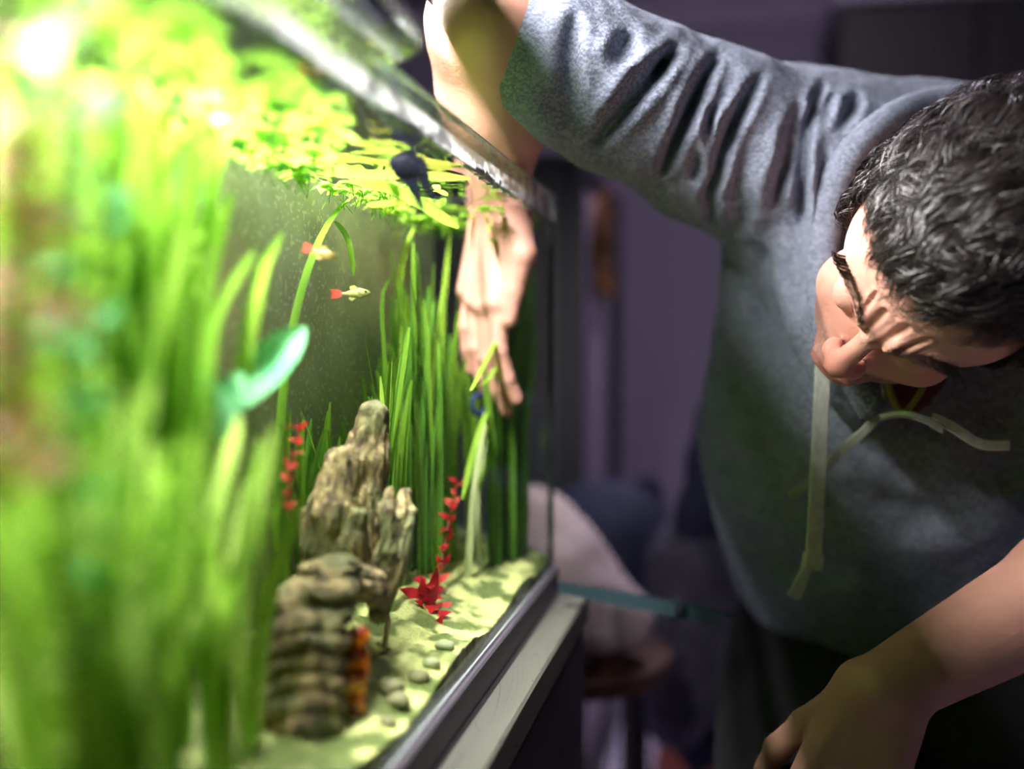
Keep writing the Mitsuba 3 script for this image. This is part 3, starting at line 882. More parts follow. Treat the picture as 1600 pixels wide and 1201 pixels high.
# round leaved plants floating along the front glass
FP = 'small round leaved floating plants along the front glass'
for i in range(46):
    x, y = X0 - 0.010 - 0.040 * rf.uniform(0, 1) ** 1.2, 0.30 + 0.69 * (i + rf.uniform(0, 1)) / 46
    if 0.74 < y < 0.93 and i % 3: continue
    fx, fy, _ = pix([x, y, ZW - 0.008])
    if 555 < fx < 735 and 175 < fy < 390: continue
    c = np.array([x, min(y, Y1 - 0.014), ZW - 0.0045])
    ms = []
    for j in range(6):
        a = j * 1.05 + rf.uniform(-0.3, 0.3)
        L = rf.uniform(0.010, 0.0165)
        m = orient(leaf_mesh(L, L * 0.9, 6, 0.15, 0.1), c + [0, 0, rf.uniform(-0.002, 0.001)], [math.cos(a), math.sin(a), -0.08], [0, 0, 1])
        m.vertices[:, 0] = np.clip(m.vertices[:, 0], X1 + 0.003, X0 - 0.002); m.vertices[:, 1] = np.clip(m.vertices[:, 1], 0.004, Y1 - 0.005)
        ms.append(m)
    for j in range(3):
        ms.append(tube([c, c + [rf.normal() * 0.002, rf.normal() * 0.002, -0.008], c + [rf.normal() * 0.004, rf.normal() * 0.004, -rf.uniform(0.012, 0.024)]], 0.0003, 4))
    key = thing('floating_plant', 'small round leaved plant floating at the waterline along the front glass', 'aquatic plant', FP)
    whole(key, cat(ms), ['leaf_bright', 'leaf_mid'][rf.choice(2)], True)


FB = 'leafy floating plants at the surface towards the back wall'
for i in range(44):
    x, y = rf.uniform(X1 + 0.012, -0.236), rf.uniform(0.50, 0.975)
    if y > 0.82 and x > -0.255: continue
    c = np.array([x, y, ZW - 0.005])
    ms = []
    for j in range(7):
        a = j * 0.9 + rf.uniform(-0.3, 0.3)
        L = rf.uniform(0.012, 0.020)
        m = orient(leaf_mesh(L, L * 0.6, 6, 0.15, 0.1), c + [0, 0, rf.uniform(-0.003, 0)], [math.cos(a), math.sin(a), -0.15], [0, 0, 1])
        m.vertices[:, 0] = np.clip(m.vertices[:, 0], X1 + 0.003, X0 - 0.002); m.vertices[:, 1] = np.clip(m.vertices[:, 1], 0.004, Y1 - 0.005)
        ms.append(m)
    for j in range(3):
        ms.append(tube([c, c + [rf.normal() * 0.002, rf.normal() * 0.002, -0.008], c + [rf.normal() * 0.004, rf.normal() * 0.004, -rf.uniform(0.012, 0.02)]], 0.0003, 4))
    key = thing('floating_plant', 'leafy plant floating at the surface towards the back wall', 'aquatic plant', FB)
    whole(key, cat(ms), ['leaf_bright', 'leaf_mid'][rf.choice(2)], True)


# ------------------------------------------------------------------ driftwood
def wood_col(p, n, uv):
    g = fbm(p.x * 240, p.y * 240, p.z * 40, 3)
    m = fbm(p.x * 40, p.y * 40, p.z * 40, 3)
    c = mix(rgb(158, 142, 98), rgb(66, 56, 36), smoothstep(0.32, 0.68, g))
    return mix(c, rgb(104, 112, 70), smoothstep(0.42, 0.66, m) * 0.7)


bumped('mat_wood', proc(wood_col), 0.75, lambda p, n, uv: fbm(p.x * 300, p.y * 300, p.z * 70, 3), 0.0035, 5e-4)


def wood_mesh(chains, cuts, h, grain, amp, seed, ribs=None, k=0.006):
    """chains: lists of (px, py, depth, radius in px) in the camera frame; grain: direction of the fibres in the camera frame."""
    s = Sdf()
    for c in chains:
        pts = [cf(a, b, d) for a, b, d, r in c]; rs = [r / FPX * d for a, b, d, r in c]
        s.chain(pts, rs, k)
    for (a, b) in cuts:
        s.cone(cf(*a[:3]), cf(*b[:3]), a[3] / FPX * a[2], b[3] / FPX * b[2], 0.003, 's')
    g = np.asarray(grain, float); g /= np.linalg.norm(g)
    e1 = np.cross(g, [0, 0, 1.0]); e1 /= np.linalg.norm(e1); e2 = np.cross(g, e1)

    def disp(q, d):
        l = np.stack([q @ e1, q @ e2, q @ g], -1)
        f = nz(l, [170, 170, 26], seed, 3)
        f2 = nz(l, [420, 420, 60], seed + 7, 2)
        d = d + amp * (np.abs(f) * 3.2 - 0.5) + amp * 0.55 * f2
        if ribs is not None:
            d = ribs(q, d)
        return d
    return world_mesh(s.mesh(h, disp, margin=amp * 2.2))


key = thing('driftwood', 'gnarled pale driftwood stump standing in the sand at the centre of the aquarium', 'driftwood')
D = 0.655
upper = [[(560, 905, D, 34), (556, 800, D + 0.01, 40), (570, 720, D + 0.02, 33), (583, 652, D + 0.022, 23)],
         [(505, 890, D, 28), (520, 800, D - 0.005, 36), (533, 725, D, 26)],
         [(490, 860, D - 0.01, 20), (482, 812, D - 0.005, 16)],
         [(548, 900, D - 0.02, 22), (552, 850, D - 0.02, 18), (562, 806, D - 0.02, 10)]]
cuts = [((588, 905, D - 0.035, 13), (577, 770, D - 0.03, 16)), ((577, 770, D - 0.03, 14), (584, 690, D - 0.005, 8)), ((528, 860, D - 0.045, 7), (520, 790, D - 0.04, 4)),
        ((546, 830, D - 0.05, 5), (545, 750, D - 0.03, 6))]
part(key, 'stump', wood_mesh(upper, cuts, 0.0011, [0.12, 1, 0.05], 0.0040, 3), 'mat_wood', smooth=True)
side = [[(592, 955, D - 0.015, 15), (610, 880, D - 0.01, 23), (622, 810, D - 0.005, 18), (632, 772, D, 8)], [(606, 860, D - 0.02, 10), (606, 800, D - 0.015, 9), (606, 765, D - 0.012, 5)], [(632, 860, D - 0.01, 10), (642, 800, D - 0.006, 5)]]
part(key, 'splinter', wood_mesh(side, [], 0.0011, [0.28, 1, 0.0], 0.0038, 8), 'mat_wood', 'split grey side prong', smooth=True)

# lower ribbed block
D2 = 0.56


def ribs(q, d):
    px = 800 + FPX * q[:, 0] / q[:, 2]; py = 600.5 - FPX * q[:, 1] / q[:, 2]
    s = (py + 0.16 * (px - 470) + 16 * np.sin((px - 400) / 48) + 60 * nz(q, [20, 16, 20], 5, 2)) / 38.0
    w = np.abs(np.sin(np.pi * s))
    a = np.clip(0.75 + 1.8 * nz(q, 45, 15, 2), 0.2, 1.5)
    return d + a * (0.0050 * (1 - w) ** 1.5 - 0.0018) + 0.005 * nz(q, 60, 16, 3)


low = [[(470, 1200, D2 - 0.02, 62), (470, 1100, D2 - 0.01, 66), (474, 1010, D2, 62), (494, 940, D2 + 0.02, 52), (530, 905, D2 + 0.04, 34)],
       [(425, 1010, D2, 22), (440, 960, D2 + 0.01, 30)],
       [(520, 900, D2 + 0.05, 26), (580, 915, D2 + 0.06, 24)], [(580, 915, D2 + 0.06, 20), (590, 960, D2 + 0.07, 12)]]
lowc = [((565, 975, D2 + 0.0, 30), (560, 1120, D2 - 0.01, 34)), ((440, 1060, D2 - 0.07, 6), (420, 1140, D2 - 0.07, 8))]
key2 = thing('driftwood', 'dark ribbed driftwood block at the foot of the pale stump', 'driftwood')
part(key2, 'block', wood_mesh(low, lowc, 0.0013, [1, 0.15, 0.1], 0.0018, 12, ribs), 'mat_wood', smooth=True)
# a paler root loop and thread at its right
principled('mat_root', rgb(206, 190, 168), 0.5)
principled('mat_root_dark', rgb(120, 112, 78), 0.6)
part(key2, 'root', tube(spline([G(600, 1010, -0.222), G(604, 985, -0.221), G(602, 958, -0.222), G(596, 952, -0.225)], 16), np.linspace(0.0019, 0.0023, 16), 8), 'mat_root', 'pale root stub')
part(key2, 'root', tube(spline([G(598, 1008, -0.222), G(618, 1022, -0.219), G(630, 1045, -0.218), G(628, 1075, -0.217)], 16), 0.0011, 6), 'mat_root_dark')
part(key2, 'root', tube(spline([G(590, 1005, -0.222), G(612, 1030, -0.220), G(622, 1060, -0.219), G(606, 1100, -0.219)], 16), 0.0009, 6), 'mat_root_dark')

# mottled orange lump in the hollow
def amber_col(p, n, uv):
    a = fbm(p.x * 160, p.y * 160, p.z * 160, 3)
    return mix(mix(rgb(120, 34, 14), rgb(226, 120, 20), smoothstep(0.35, 0.55, a)), rgb(250, 205, 60), smoothstep(0.58, 0.7, a))


principled('mat_amber', proc(amber_col), 0.3)
s = Sdf()
DA = 0.585
s.chain([cf(556, 1000, DA), cf(552, 1050, DA), cf(553, 1105, DA)], [20 / FPX * DA, 23 / FPX * DA, 17 / FPX * DA], 0.004)
s.chain([cf(546, 1010, DA), cf(566, 990, DA)], [12 / FPX * DA, 8 / FPX * DA], 0.004)
m = world_mesh(s.mesh(0.0012, lambda q, d: d + 0.0035 * nz(q, 180, 3, 2), margin=0.006))
key = thing('ornament', 'mottled orange and red lump in the hollow beside the ribbed driftwood', 'ornament')
whole(key, m, 'mat_amber', True)


# ------------------------------------------------------------------ fish
def fish_frame(px, py, x, dirpx):
    """A frame at the pixel: nose direction given in pixels, seen side on."""
    c = G(px, py, x)
    d = math.hypot(*dirpx)
    xx = (RT * dirpx[0] - UP * dirpx[1]) / d
    zz = (RT * dirpx[1] + UP * dirpx[0]) / d
    return c, xx, zz, np.cross(zz, xx)


def place(m, fr):
    c, xx, zz, yy = fr
    v = np.asarray(m.vertices)
    return trimesh.Trimesh(c + v[:, :1] * xx + v[:, 1:2] * yy + v[:, 2:] * zz, m.faces, process=False)


def fish_body(L, H, W, prof, k=28, sides=14):
    t = np.linspace(0, 1, k)
    hh = np.interp(t, *zip(*prof)) * H / 2
    a = np.arange(sides) * 2 * np.pi / sides
    v = np.stack([np.repeat(L / 2 - t * L, sides), (np.cos(a)[None] * hh[:, None] * W / H).ravel(), (np.sin(a)[None] * hh[:, None]).ravel()], 1)
    f = []
    i = np.arange(sides); j = (i + 1) % sides
    for q in range(k - 1):
        f += [np.stack([q * sides + i, q * sides + j, (q + 1) * sides + j], 1), np.stack([q * sides + i, (q + 1) * sides + j, (q + 1) * sides + i], 1)]
    return trimesh.Trimesh(v, np.vstack(f), process=False)


def fin(poly, th=0.0006):
    m = trimesh.creation.extrude_polygon(shapely.Polygon(poly).buffer(0), th, engine='earcut')
    m.apply_translation([0, 0, -th / 2])
    v = np.asarray(m.vertices)
    return trimesh.Trimesh(np.stack([v[:, 0], v[:, 2], v[:, 1]], 1), m.faces[:, ::-1], process=False)


principled('mat_fish_black', proc(lambda p, n, uv: mix(rgb(14, 17, 30), rgb(8, 10, 18), fbm(p.x * 300, p.y * 300, p.z * 120))), 0.7, specular=0.06)
principled('mat_fin_black', proc(lambda p, n, uv: mix(rgb(14, 17, 30), rgb(8, 10, 18), fbm(p.x * 500, p.y * 500, p.z * 60))), 0.75, specular=0.06)
principled('mat_fish_cream', proc(lambda p, n, uv: mix(rgb(236, 200, 130), rgb(170, 140, 80), fbm(p.x * 500, p.y * 500, p.z * 500))), 0.3)
principled('mat_fish_olive', proc(lambda p, n, uv: mix(rgb(190, 190, 110), rgb(90, 100, 50), fbm(p.x * 500, p.y * 500, p.z * 500))), 0.3)
principled('mat_fin_red', rgb(214, 70, 56), 0.4)
principled('mat_eye', rgb(10, 10, 12), 0.1)
XB = -0.197
key = thing('fish', 'black fish with long trailing fins near the water surface', 'fish')
fr = fish_frame(636, 262, XB, (-42, -16))
sc = fr[0] - CAM; sc = (sc @ FW) / FPX            # metres per pixel there


def fpoly(pp):
    c, xx, zz, yy = fr
    q = np.array([P(a, b, (c - CAM) @ FW) for a, b in pp]) - c
    return np.stack([q @ xx, q @ zz], 1)


part(key, 'body', place(fish_body(58 * sc, 36 * sc, 15 * sc, [(0, 0.12), (0.1, 0.5), (0.35, 1), (0.6, 0.85), (0.85, 0.4), (1, 0.3)]), fr), 'mat_fish_black', smooth=True)
part(key, 'dorsal_fin', place(fin(fpoly([(612, 246), (626, 237), (648, 233), (653, 246), (658, 262), (640, 270), (620, 262)])), fr), 'mat_fin_black')
part(key, 'anal_fin', place(fin(fpoly([(607, 254), (612, 246), (636, 262), (652, 276), (656, 300), (664, 338), (655, 322), (642, 300), (632, 286), (618, 276)])), fr), 'mat_fin_black')
part(key, 'tail_fin', place(fin(fpoly([(648, 245), (660, 244), (668, 262), (672, 285), (682, 325), (670, 303), (660, 296), (652, 278), (646, 262)])), fr), 'mat_fin_black')
ev = trimesh.creation.icosphere(2, 2.2 * sc)
ev.apply_translation([20 * sc, 0, 3 * sc]); ev.vertices[:, 1] = np.where(ev.vertices[:, 1] > 0, ev.vertices[:, 1] + 4 * sc, ev.vertices[:, 1] - 4 * sc)
part(key, 'eye', place(ev, fr), 'mat_eye', smooth=True)

for i, (px, py, dr_, x, m, lab, L) in enumerate([(507, 397, (40, 13), -0.25, 'mat_fish_cream', 'small cream fish with a red tail, the upper one of two', 40), (556, 458, (46, -2), -0.255, 'mat_fish_olive', 'small olive fish with a red tail, below the cream one', 44)]):
    key = thing('fish', lab, 'fish')
    fr = fish_frame(px, py, x, dr_)
    sc = ((fr[0] - CAM) @ FW) / FPX
    part(key, 'body', place(fish_body(L * sc, 17 * sc, 8 * sc, [(0, 0.15), (0.12, 0.6), (0.35, 1), (0.6, 0.75), (0.85, 0.36), (1, 0.3)]), fr), m, smooth=True)
    part(key, 'tail_fin', place(fin(np.array([(-L * 0.46, 2), (-L * 0.62, 7), (-L * 0.9, 8), (-L * 0.86, 0), (-L * 0.9, -7), (-L * 0.62, -6), (-L * 0.46, -2)]) * sc, 0.0005), fr), 'mat_fin_red')
    part(key, 'dorsal_fin', place(fin(np.array([(4, 7), (-2, 13), (-10, 11), (-9, 4)]) * sc, 0.0004), fr), m)
    part(key, 'anal_fin', place(fin(np.array([(0, -7), (-7, -12), (-12, -8), (-9, -3)]) * sc, 0.0004), fr), m)
    for s_ in (-1, 1):
        ev = trimesh.creation.icosphere(1, 1.7 * sc); ev.apply_translation([L * 0.36 * sc, s_ * 2.9 * sc, 1.5 * sc])
        part(key, 'eye', place(ev, fr), 'mat_eye', smooth=True)


# ------------------------------------------------------------------ the man
# built in the camera's frame (right, up, depth) in metres, then turned into the world
def unit(v):
    v = np.asarray(v, float)
    return v / np.linalg.norm(v)


# head axes: HL his left, HU up to the crown, HN the way he faces
HU = unit([0.09, 0.27, -0.955])
HN = np.array([-0.735, -0.645, -0.20]); HN = unit(HN - HU * (HN @ HU))
HL = -np.cross(HU, HN)             # the frame is left-handed
HR = np.stack([HL, HU, HN], 1)
HO = cf(1370, 520, 0.715) - HR @ np.array([0, 0.022, 0.096])


def H(x, y, z):
    return HO + HR @ np.array([x, y, z], float)


def head_sdf():
    s = Sdf()
    A = lambda c, r, k=0.012, op='u': s.ell(H(*c), r, HR, k, op)  # noqa: E731
    C = lambda a, b, ra, rb, k=0.008, op='u': s.cone(H(*a), H(*b), ra, rb, k, op)  # noqa: E731
    A((0, 0.042, -0.012), (0.076, 0.082, 0.099))
    A((0, 0.040, 0.042), (0.0695, 0.060, 0.050), 0.02)          # forehead
    A((0, -0.035, 0.042), (0.055, 0.062, 0.05), 0.025)        # face
    A((0, -0.062, 0.02), (0.054, 0.042, 0.052), 0.02)         # jaw
    A((0, -0.094, 0.058), (0.022, 0.017, 0.02), 0.02)         # chin
    for q in (-1, 1):
        C((q * 0.012, 0.026, 0.094), (q * 0.043, 0.033, 0.074), 0.0085, 0.007, 0.012)   # brow
        A((q * 0.042, -0.024, 0.058), (0.018, 0.016, 0.019), 0.016)                       # cheekbone
        A((q * 0.034, 0.006, 0.101), (0.017, 0.011, 0.016), 0.010, 's')                  # socket
        A((q * 0.031, 0.005, 0.0775), (0.0142, 0.0132, 0.0136), 0.004)                   # lid over the eye
        C((q * 0.020, 0.0005, 0.0885), (q * 0.043, 0.001, 0.083), 0.0011, 0.0011, 0.002, 's')   # lash line
        A((q * 0.0120, -0.026, 0.102), (0.0066, 0.0068, 0.009), 0.005)                   # nostril wing
        A((q * 0.007, -0.034, 0.110), (0.0034, 0.003, 0.005), 0.003, 's')
        A((q * 0.079, -0.002, -0.006), (0.0075, 0.031, 0.018), 0.006)                    # ear
        A((q * 0.086, 0.002, -0.003), (0.004, 0.02, 0.010), 0.004, 's')
    C((0, 0.020, 0.092), (0, -0.018, 0.1105), 0.0068, 0.0088, 0.008)                     # nose
    A((0, -0.0205, 0.112), (0.0100, 0.0085, 0.0092), 0.005)
    A((0, -0.055, 0.088), (0.024, 0.014, 0.014), 0.012)
    A((0, -0.053, 0.099), (0.021, 0.0045, 0.006), 0.004); A((0, -0.0625, 0.097), (0.019, 0.005, 0.0065), 0.004)
    C((-0.022, -0.0578, 0.099), (0.022, -0.0578, 0.099), 0.0011, 0.0011, 0.002, 's')
    C((0, -0.02, -0.03), (0.005, -0.15, -0.055), 0.056, 0.058, 0.025)                    # neck
    return s


FURROW = [((0.007, 0.018), (0.009, 0.05), 0.0024), ((-0.007, 0.018), (-0.008, 0.046), 0.0022), ((0.019, 0.03), (0.024, 0.052), 0.0016), ((-0.018, 0.031), (-0.021, 0.05), 0.0013)]


def head_disp(q, d):
    l = (q - HO) @ HR
    front = smooth01((l[:, 2] - 0.055) / 0.02)
    for (a, b, w) in FURROW:
        a, b = np.array(a), np.array(b)
        t = np.clip(((l[:, :2] - a) @ (b - a)) / ((b - a) @ (b - a)), 0, 1)
        e = np.linalg.norm(l[:, :2] - a - t[:, None] * (b - a), axis=1)
        d = d + front * (0.0024 * np.exp(-(e / w) ** 2) - 0.0011 * np.exp(-((e - 2.3 * w) / (1.2 * w)) ** 2))
    for y, am in ((0.052, 0.0006), (0.063, 0.0005)):
        d = d + front * am * np.exp(-((l[:, 1] - y - 4 * l[:, 0] ** 2) / 0.0016) ** 2) * (np.abs(l[:, 0]) < 0.05)
    return d + 0.0004 * nz(l, 160, 2, 2)


def smooth01(t):
    t = np.clip(t, 0, 1)
    return t * t * (3 - 2 * t)


# joints (camera frame)
NECK = H(0.005, -0.135, -0.052)
SH_R, EL_R, WR_R = cf(1262, 268, 0.945), cf(772, 42, 0.805), cf(780, 312, 0.93)
SH_L, EL_L, WR_L = np.array([0.485, 0.045, 0.93]), np.array([0.515, -0.115, 0.80]), cf(1378, 1078, 0.735)
CH, MID, PEL = cf(1392, 470, 1.02), cf(1380, 690, 1.06), np.array([0.415, -0.315, 1.13])


def cam_of(w):
    q = np.asarray(w, float) - CAM
    return np.array([q @ RT, q @ UP, q @ FW])


def hand(s, wrist, dirn, dorsal, thumb_sign, curl, spread=1.0, thumb=(0.5, -0.3), sc=1.0, tuck=0.0):
    """Adds a hand: dirn along the fingers, dorsal the back's normal; curl: three angles (degrees) for each of four fingers."""
    y = unit(dirn); z = unit(np.asarray(dorsal) - y * (np.asarray(dorsal) @ y)); x = np.cross(y, z) * thumb_sign
    M = lambda a: wrist + sc * (a[0] * x + a[1] * y + a[2] * z)  # noqa: E731
    base = [(0.027, 0.094), (0.008, 0.098), (-0.0115, 0.093), (-0.029, 0.084)]
    ln = [(0.043, 0.026, 0.021), (0.047, 0.030, 0.022), (0.043, 0.027, 0.021), (0.034, 0.021, 0.019)]
    r0 = [0.0092, 0.0094, 0.0088, 0.0078]
    # palm: four metacarpal cones, squashed together
    for i, (bx, by) in enumerate(base):
        s.cone(M((bx * 0.62, 0.004, 0.0)), M((bx, by, 0.001)), 0.0165 * sc, 0.0118 * sc, 0.009)
        s.cone(M((bx * 0.75, 0.03, 0.0095)), M((bx, by, 0.0085)), 0.0032 * sc, 0.0042 * sc, 0.006)   # tendon
    s.cone(M((0.014, 0.02, -0.012)), M((0.02, 0.07, -0.012)), 0.015 * sc, 0.012 * sc, 0.01)
    s.cone(M((-0.02, 0.02, -0.010)), M((-0.022, 0.06, -0.010)), 0.013 * sc, 0.011 * sc, 0.01)
    tips = []
    for i, (bx, by) in enumerate(base):
        p = np.array([bx, by, 0.0]); a = 0.0
        lat = (bx * 2.2) * spread
        for j in range(3):
            a += math.radians(curl[i][j])
            d = np.array([math.sin(lat) * math.cos(a), math.cos(lat) * math.cos(a), -math.sin(a)])
            q = p + d * ln[i][j]
            ra, rb = r0[i] * (1 - 0.09 * j), r0[i] * (1 - 0.09 * (j + 1))
            s.cone(M(p), M(q), ra * sc, rb * sc, 0.0035)
            p = q
        tips.append((M(p), M(p) - M(p - d * 0.008), z))
    t0 = np.array([0.016, 0.016, -0.008]); t1 = np.array([0.040 - tuck * 0.6, 0.050, -0.016 + 0.5 * thumb[1] * 0.03 - tuck])
    d = unit([thumb[0], 0.85, thumb[1]])
    t2 = t1 + d * 0.033; d2 = unit([thumb[0] * 0.4, 0.95, thumb[1] * 1.2]); t3 = t2 + d2 * 0.026
    s.cone(M(t0), M(t1), 0.0155 * sc, 0.0122 * sc, 0.01)
    s.cone(M(t1), M(t2), 0.0115 * sc, 0.0100 * sc, 0.004)
    s.cone(M(t2), M(t3), 0.0100 * sc, 0.0082 * sc, 0.004)
    return tips


def body_sdf():
    s = Sdf()
    # right arm: elbow over the rim, the forearm going down into the water
    s.chain([SH_R, SH_R * 0.5 + EL_R * 0.5, EL_R], [0.042, 0.034, 0.046], 0.012)
    fm = EL_R * 0.62 + WR_R * 0.38
    s.chain([EL_R + np.array([-0.004, 0.0, 0.0]), fm + np.array([0.002, 0, 0]), WR_R], [0.048, 0.047, 0.0235], 0.02)
    s.cone(EL_R, fm + np.array([-0.012, 0.02, 0]), 0.044, 0.030, 0.02)
    hand(s, WR_R, [-0.15, -0.985, 0.0], [-0.86, -0.04, -0.50], 1, [(10, 18, 10), (10, 18, 10), (8, 14, 10), (2, 10, 8)], 0.08, (-0.22, -0.02), tuck=-0.010)
    # left arm: resting hand
    s.chain([SH_L, EL_L], [0.055, 0.043], 0.02)
    fm = EL_L * 0.66 + WR_L * 0.34
    s.chain([EL_L, fm, WR_L], [0.043, 0.043, 0.0265], 0.02)
    hand(s, WR_L, unit(cf(1295, 1290, 0.735) - WR_L), [-0.20, 0.50, -0.84], -1, [(18, 22, 12), (22, 26, 14), (26, 28, 14), (30, 30, 14)], 0.7, (0.40, -0.35))
    # torso, neck and legs
    s.cone(NECK, NECK * 0.5 + CH * 0.5 + [0, 0.03, 0.02], 0.054, 0.07, 0.03)
    s.chain([CH + [0, 0, 0.02], MID, PEL], [0.105, 0.11, 0.13], 0.05)
    s.cone(CH + [0, 0.05, 0.02], SH_R + [0, 0, 0.012], 0.07, 0.042, 0.04); s.cone(CH + [0, 0.05, 0.02], SH_L, 0.07, 0.05, 0.04)
    for hip, kn, an, toe in LEGS:
        s.chain([hip, kn], [0.085, 0.055], 0.04); s.chain([kn, an], [0.052, 0.036], 0.03)
        s.cone(an, toe, 0.035, 0.026, 0.02)
    return s


def leg(hip, knee_w):
    an = np.array(knee_w, float); an[2] = 0.09; an += [0.04, 0.08, 0]
    toe = an + np.array([-0.06, -0.16, -0.05])
    return np.asarray(hip, float), cam_of(knee_w), cam_of(an), cam_of(toe)


def world_of(q):
    return to_world(np.asarray(q, float)[None])[0]


LEGS = [leg([0.335, -0.335, 1.12], [0.065, 0.80, 0.585]), leg([0.50, -0.335, 1.09], [0.27, 0.86, 0.575])]

def all_disp(q, d):
    l = (q - HO) @ HR
    w = (np.abs(l[:, 0]) < 0.11) & (l[:, 1] > -0.13) & (l[:, 1] < 0.15) & (np.abs(l[:, 2]) < 0.15)
    d = d.copy()
    if w.any(): d[w] = head_disp(q[w], d[w])
    if (~w).any(): d[~w] = d[~w] + 0.0008 * nz(q[~w], 60, 4, 2)
    return d


bs = body_sdf()
bs.p = bs.p + head_sdf().p          # the head's cuts lie last and reach only the head
f0, f1 = H(0, 0.0, 0.10) - 0.075, H(0, 0.0, 0.10) + 0.075
skin = bs.mesh(0.0052, all_disp, margin=0.008, fine=[(f0, f1, 0.0019), (WR_R + [-0.06, -0.22, -0.05], WR_R + [0.06, 0.02, 0.05], 0.0028), (WR_L + [-0.12, -0.12, -0.10], WR_L + [0.05, 0.04, 0.06], 0.0036)])
sv = np.asarray(skin.vertices)
l = (sv - HO) @ HR
col = np.tile(np.array(rgb(214, 158, 140)), (len(sv), 1))
mot = nz(sv, [45, 45, 45], 9, 3)[:, None]
col = col * (1 + 0.22 * mot)
inhead = np.linalg.norm(l, axis=1) < 0.16
red = np.exp(-(((l[:, 0]) / 0.02) ** 2 + ((l[:, 1] + 0.02) / 0.018) ** 2 + ((l[:, 2] - 0.115) / 0.02) ** 2))
red += 0.6 * np.exp(-(((np.abs(l[:, 0]) - 0.045) / 0.02) ** 2 + ((l[:, 1] + 0.02) / 0.018) ** 2 + ((l[:, 2] - 0.07) / 0.03) ** 2))
red = (red * inhead)[:, None]
col = col * (1 - 0.55 * red) + np.array(rgb(206, 120, 104)) * 0.55 * red
beard = smooth01((-0.028 - l[:, 1] - 0.25 * np.maximum(0, 0.05 - np.abs(l[:, 0]))) / 0.014) * smooth01((l[:, 1] + 0.125) / 0.02) * (l[:, 2] > -0.02) * inhead
beard *= 1 - np.exp(-((l[:, 0] / 0.021) ** 2 + ((l[:, 1] + 0.0575) / 0.008) ** 2))
beard = np.maximum(beard, smooth01(1 - np.abs(l[:, 1] + 0.043) / 0.006) * (np.abs(l[:, 0]) < 0.027) * (l[:, 2] > 0.085) * inhead)
beard = (beard * (0.75 + 0.5 * nz(l, 900, 3, 1)))[:, None].clip(0, 1)
col = col * (1 - 0.8 * beard) + np.array(rgb(40, 30, 30)) * 0.8 * beard
lips = (np.exp(-((l[:, 0] / 0.02) ** 4 + ((l[:, 1] + 0.058) / 0.008) ** 4)) * (l[:, 2] > 0.08) * inhead)[:, None]
col = col * (1 - 0.6 * lips) + np.array(rgb(186, 104, 100)) * 0.6 * lips
scene['mat_skin'] = {'type': 'twosided', 'n': {'type': 'bumpmap', 'arbitrary': proc(lambda p, n, uv: fbm(p.x * 700, p.y * 700, p.z * 700, 2), 4e-4), 'scale': 0.0005,
                     'b': {'type': 'principled', 'base_color': {'type': 'mesh_attribute', 'name': 'vertex_color'}, 'roughness': 0.48, 'specular': 0.4}}}
PERSON = thing('person', 'man in a grey hooded jacket leaning over the aquarium with one arm in the water', 'person')
scene['person__body'] = mikit.ply(world_mesh(skin), 'mat_skin', smooth=True, color=np.clip(col, 0, 1))

# eyes (half closed lids over them)
principled('mat_eyeball', rgb(190, 185, 180), 0.15)
for q in (-1, 1):
    e = trimesh.creation.icosphere(3, 0.0108); e.apply_translation([0, 0, 0])
    v = HO + (np.asarray(e.vertices) + [q * 0.031, 0.0035, 0.0772]) @ HR.T
    part(PERSON, 'eye', world_mesh(trimesh.Trimesh(v, e.faces, process=False)), 'mat_eyeball', smooth=True)

# ------------------------------------------------------------------ hair
SC_C, SC_R = np.array([0, 0.044, -0.012]), np.array([0.0785, 0.086, 0.102])
rh = np.random.default_rng(101)


def hairline(l):
    """> 0 where hair grows, for points in head coordinates."""
    front = 0.088 - 0.012 * np.cos(l[:, 0] / 0.03)                       # height of the hairline over the forehead
    front = front + 0.010 * np.clip((np.abs(l[:, 0]) - 0.03) / 0.02, 0, 1)
    side = np.where(l[:, 2] > 0.035, front - np.clip((0.075 - l[:, 2]) / 0.05, 0, 1) * 0.055, -0.005)
    side = np.where(l[:, 2] < 0.01, -0.03 - np.clip((-l[:, 2]) / 0.08, 0, 1) * 0.02, side)
    return l[:, 1] - side


hs = Sdf()
hs.ell(HO + HR @ (SC_C + [0, 0.002, -0.001]), SC_R + 0.0045, HR, 0.01)


def hair_disp(q, d):
    l = (q - HO) @ HR
    lump = nz(l, [60, 60, 26], 12, 3)
    h = hairline(l) + 0.012 * nz(l, [120, 60, 60], 4, 2)
    d = d + 0.006 * lump
    return np.maximum(d, -h * 0.9 + 0.002)


cap = hs.mesh(0.0018, hair_disp, margin=0.014)
principled('mat_hair', rgb(20, 16, 17), 0.5, specular=0.4)
principled('mat_hair_strand', proc(lambda p, n, uv: mix(rgb(18, 14, 15), rgb(36, 28, 28), noise(p.x * 260, p.y * 260, p.z * 260))), 0.4, specular=0.55)
HAIR = part(PERSON, 'hair', world_mesh(cap), 'mat_hair', 'short dark brown hair, longer on top', smooth=True)


def rows(v):
    return v / (np.linalg.norm(v, axis=1, keepdims=True) + 1e-12)


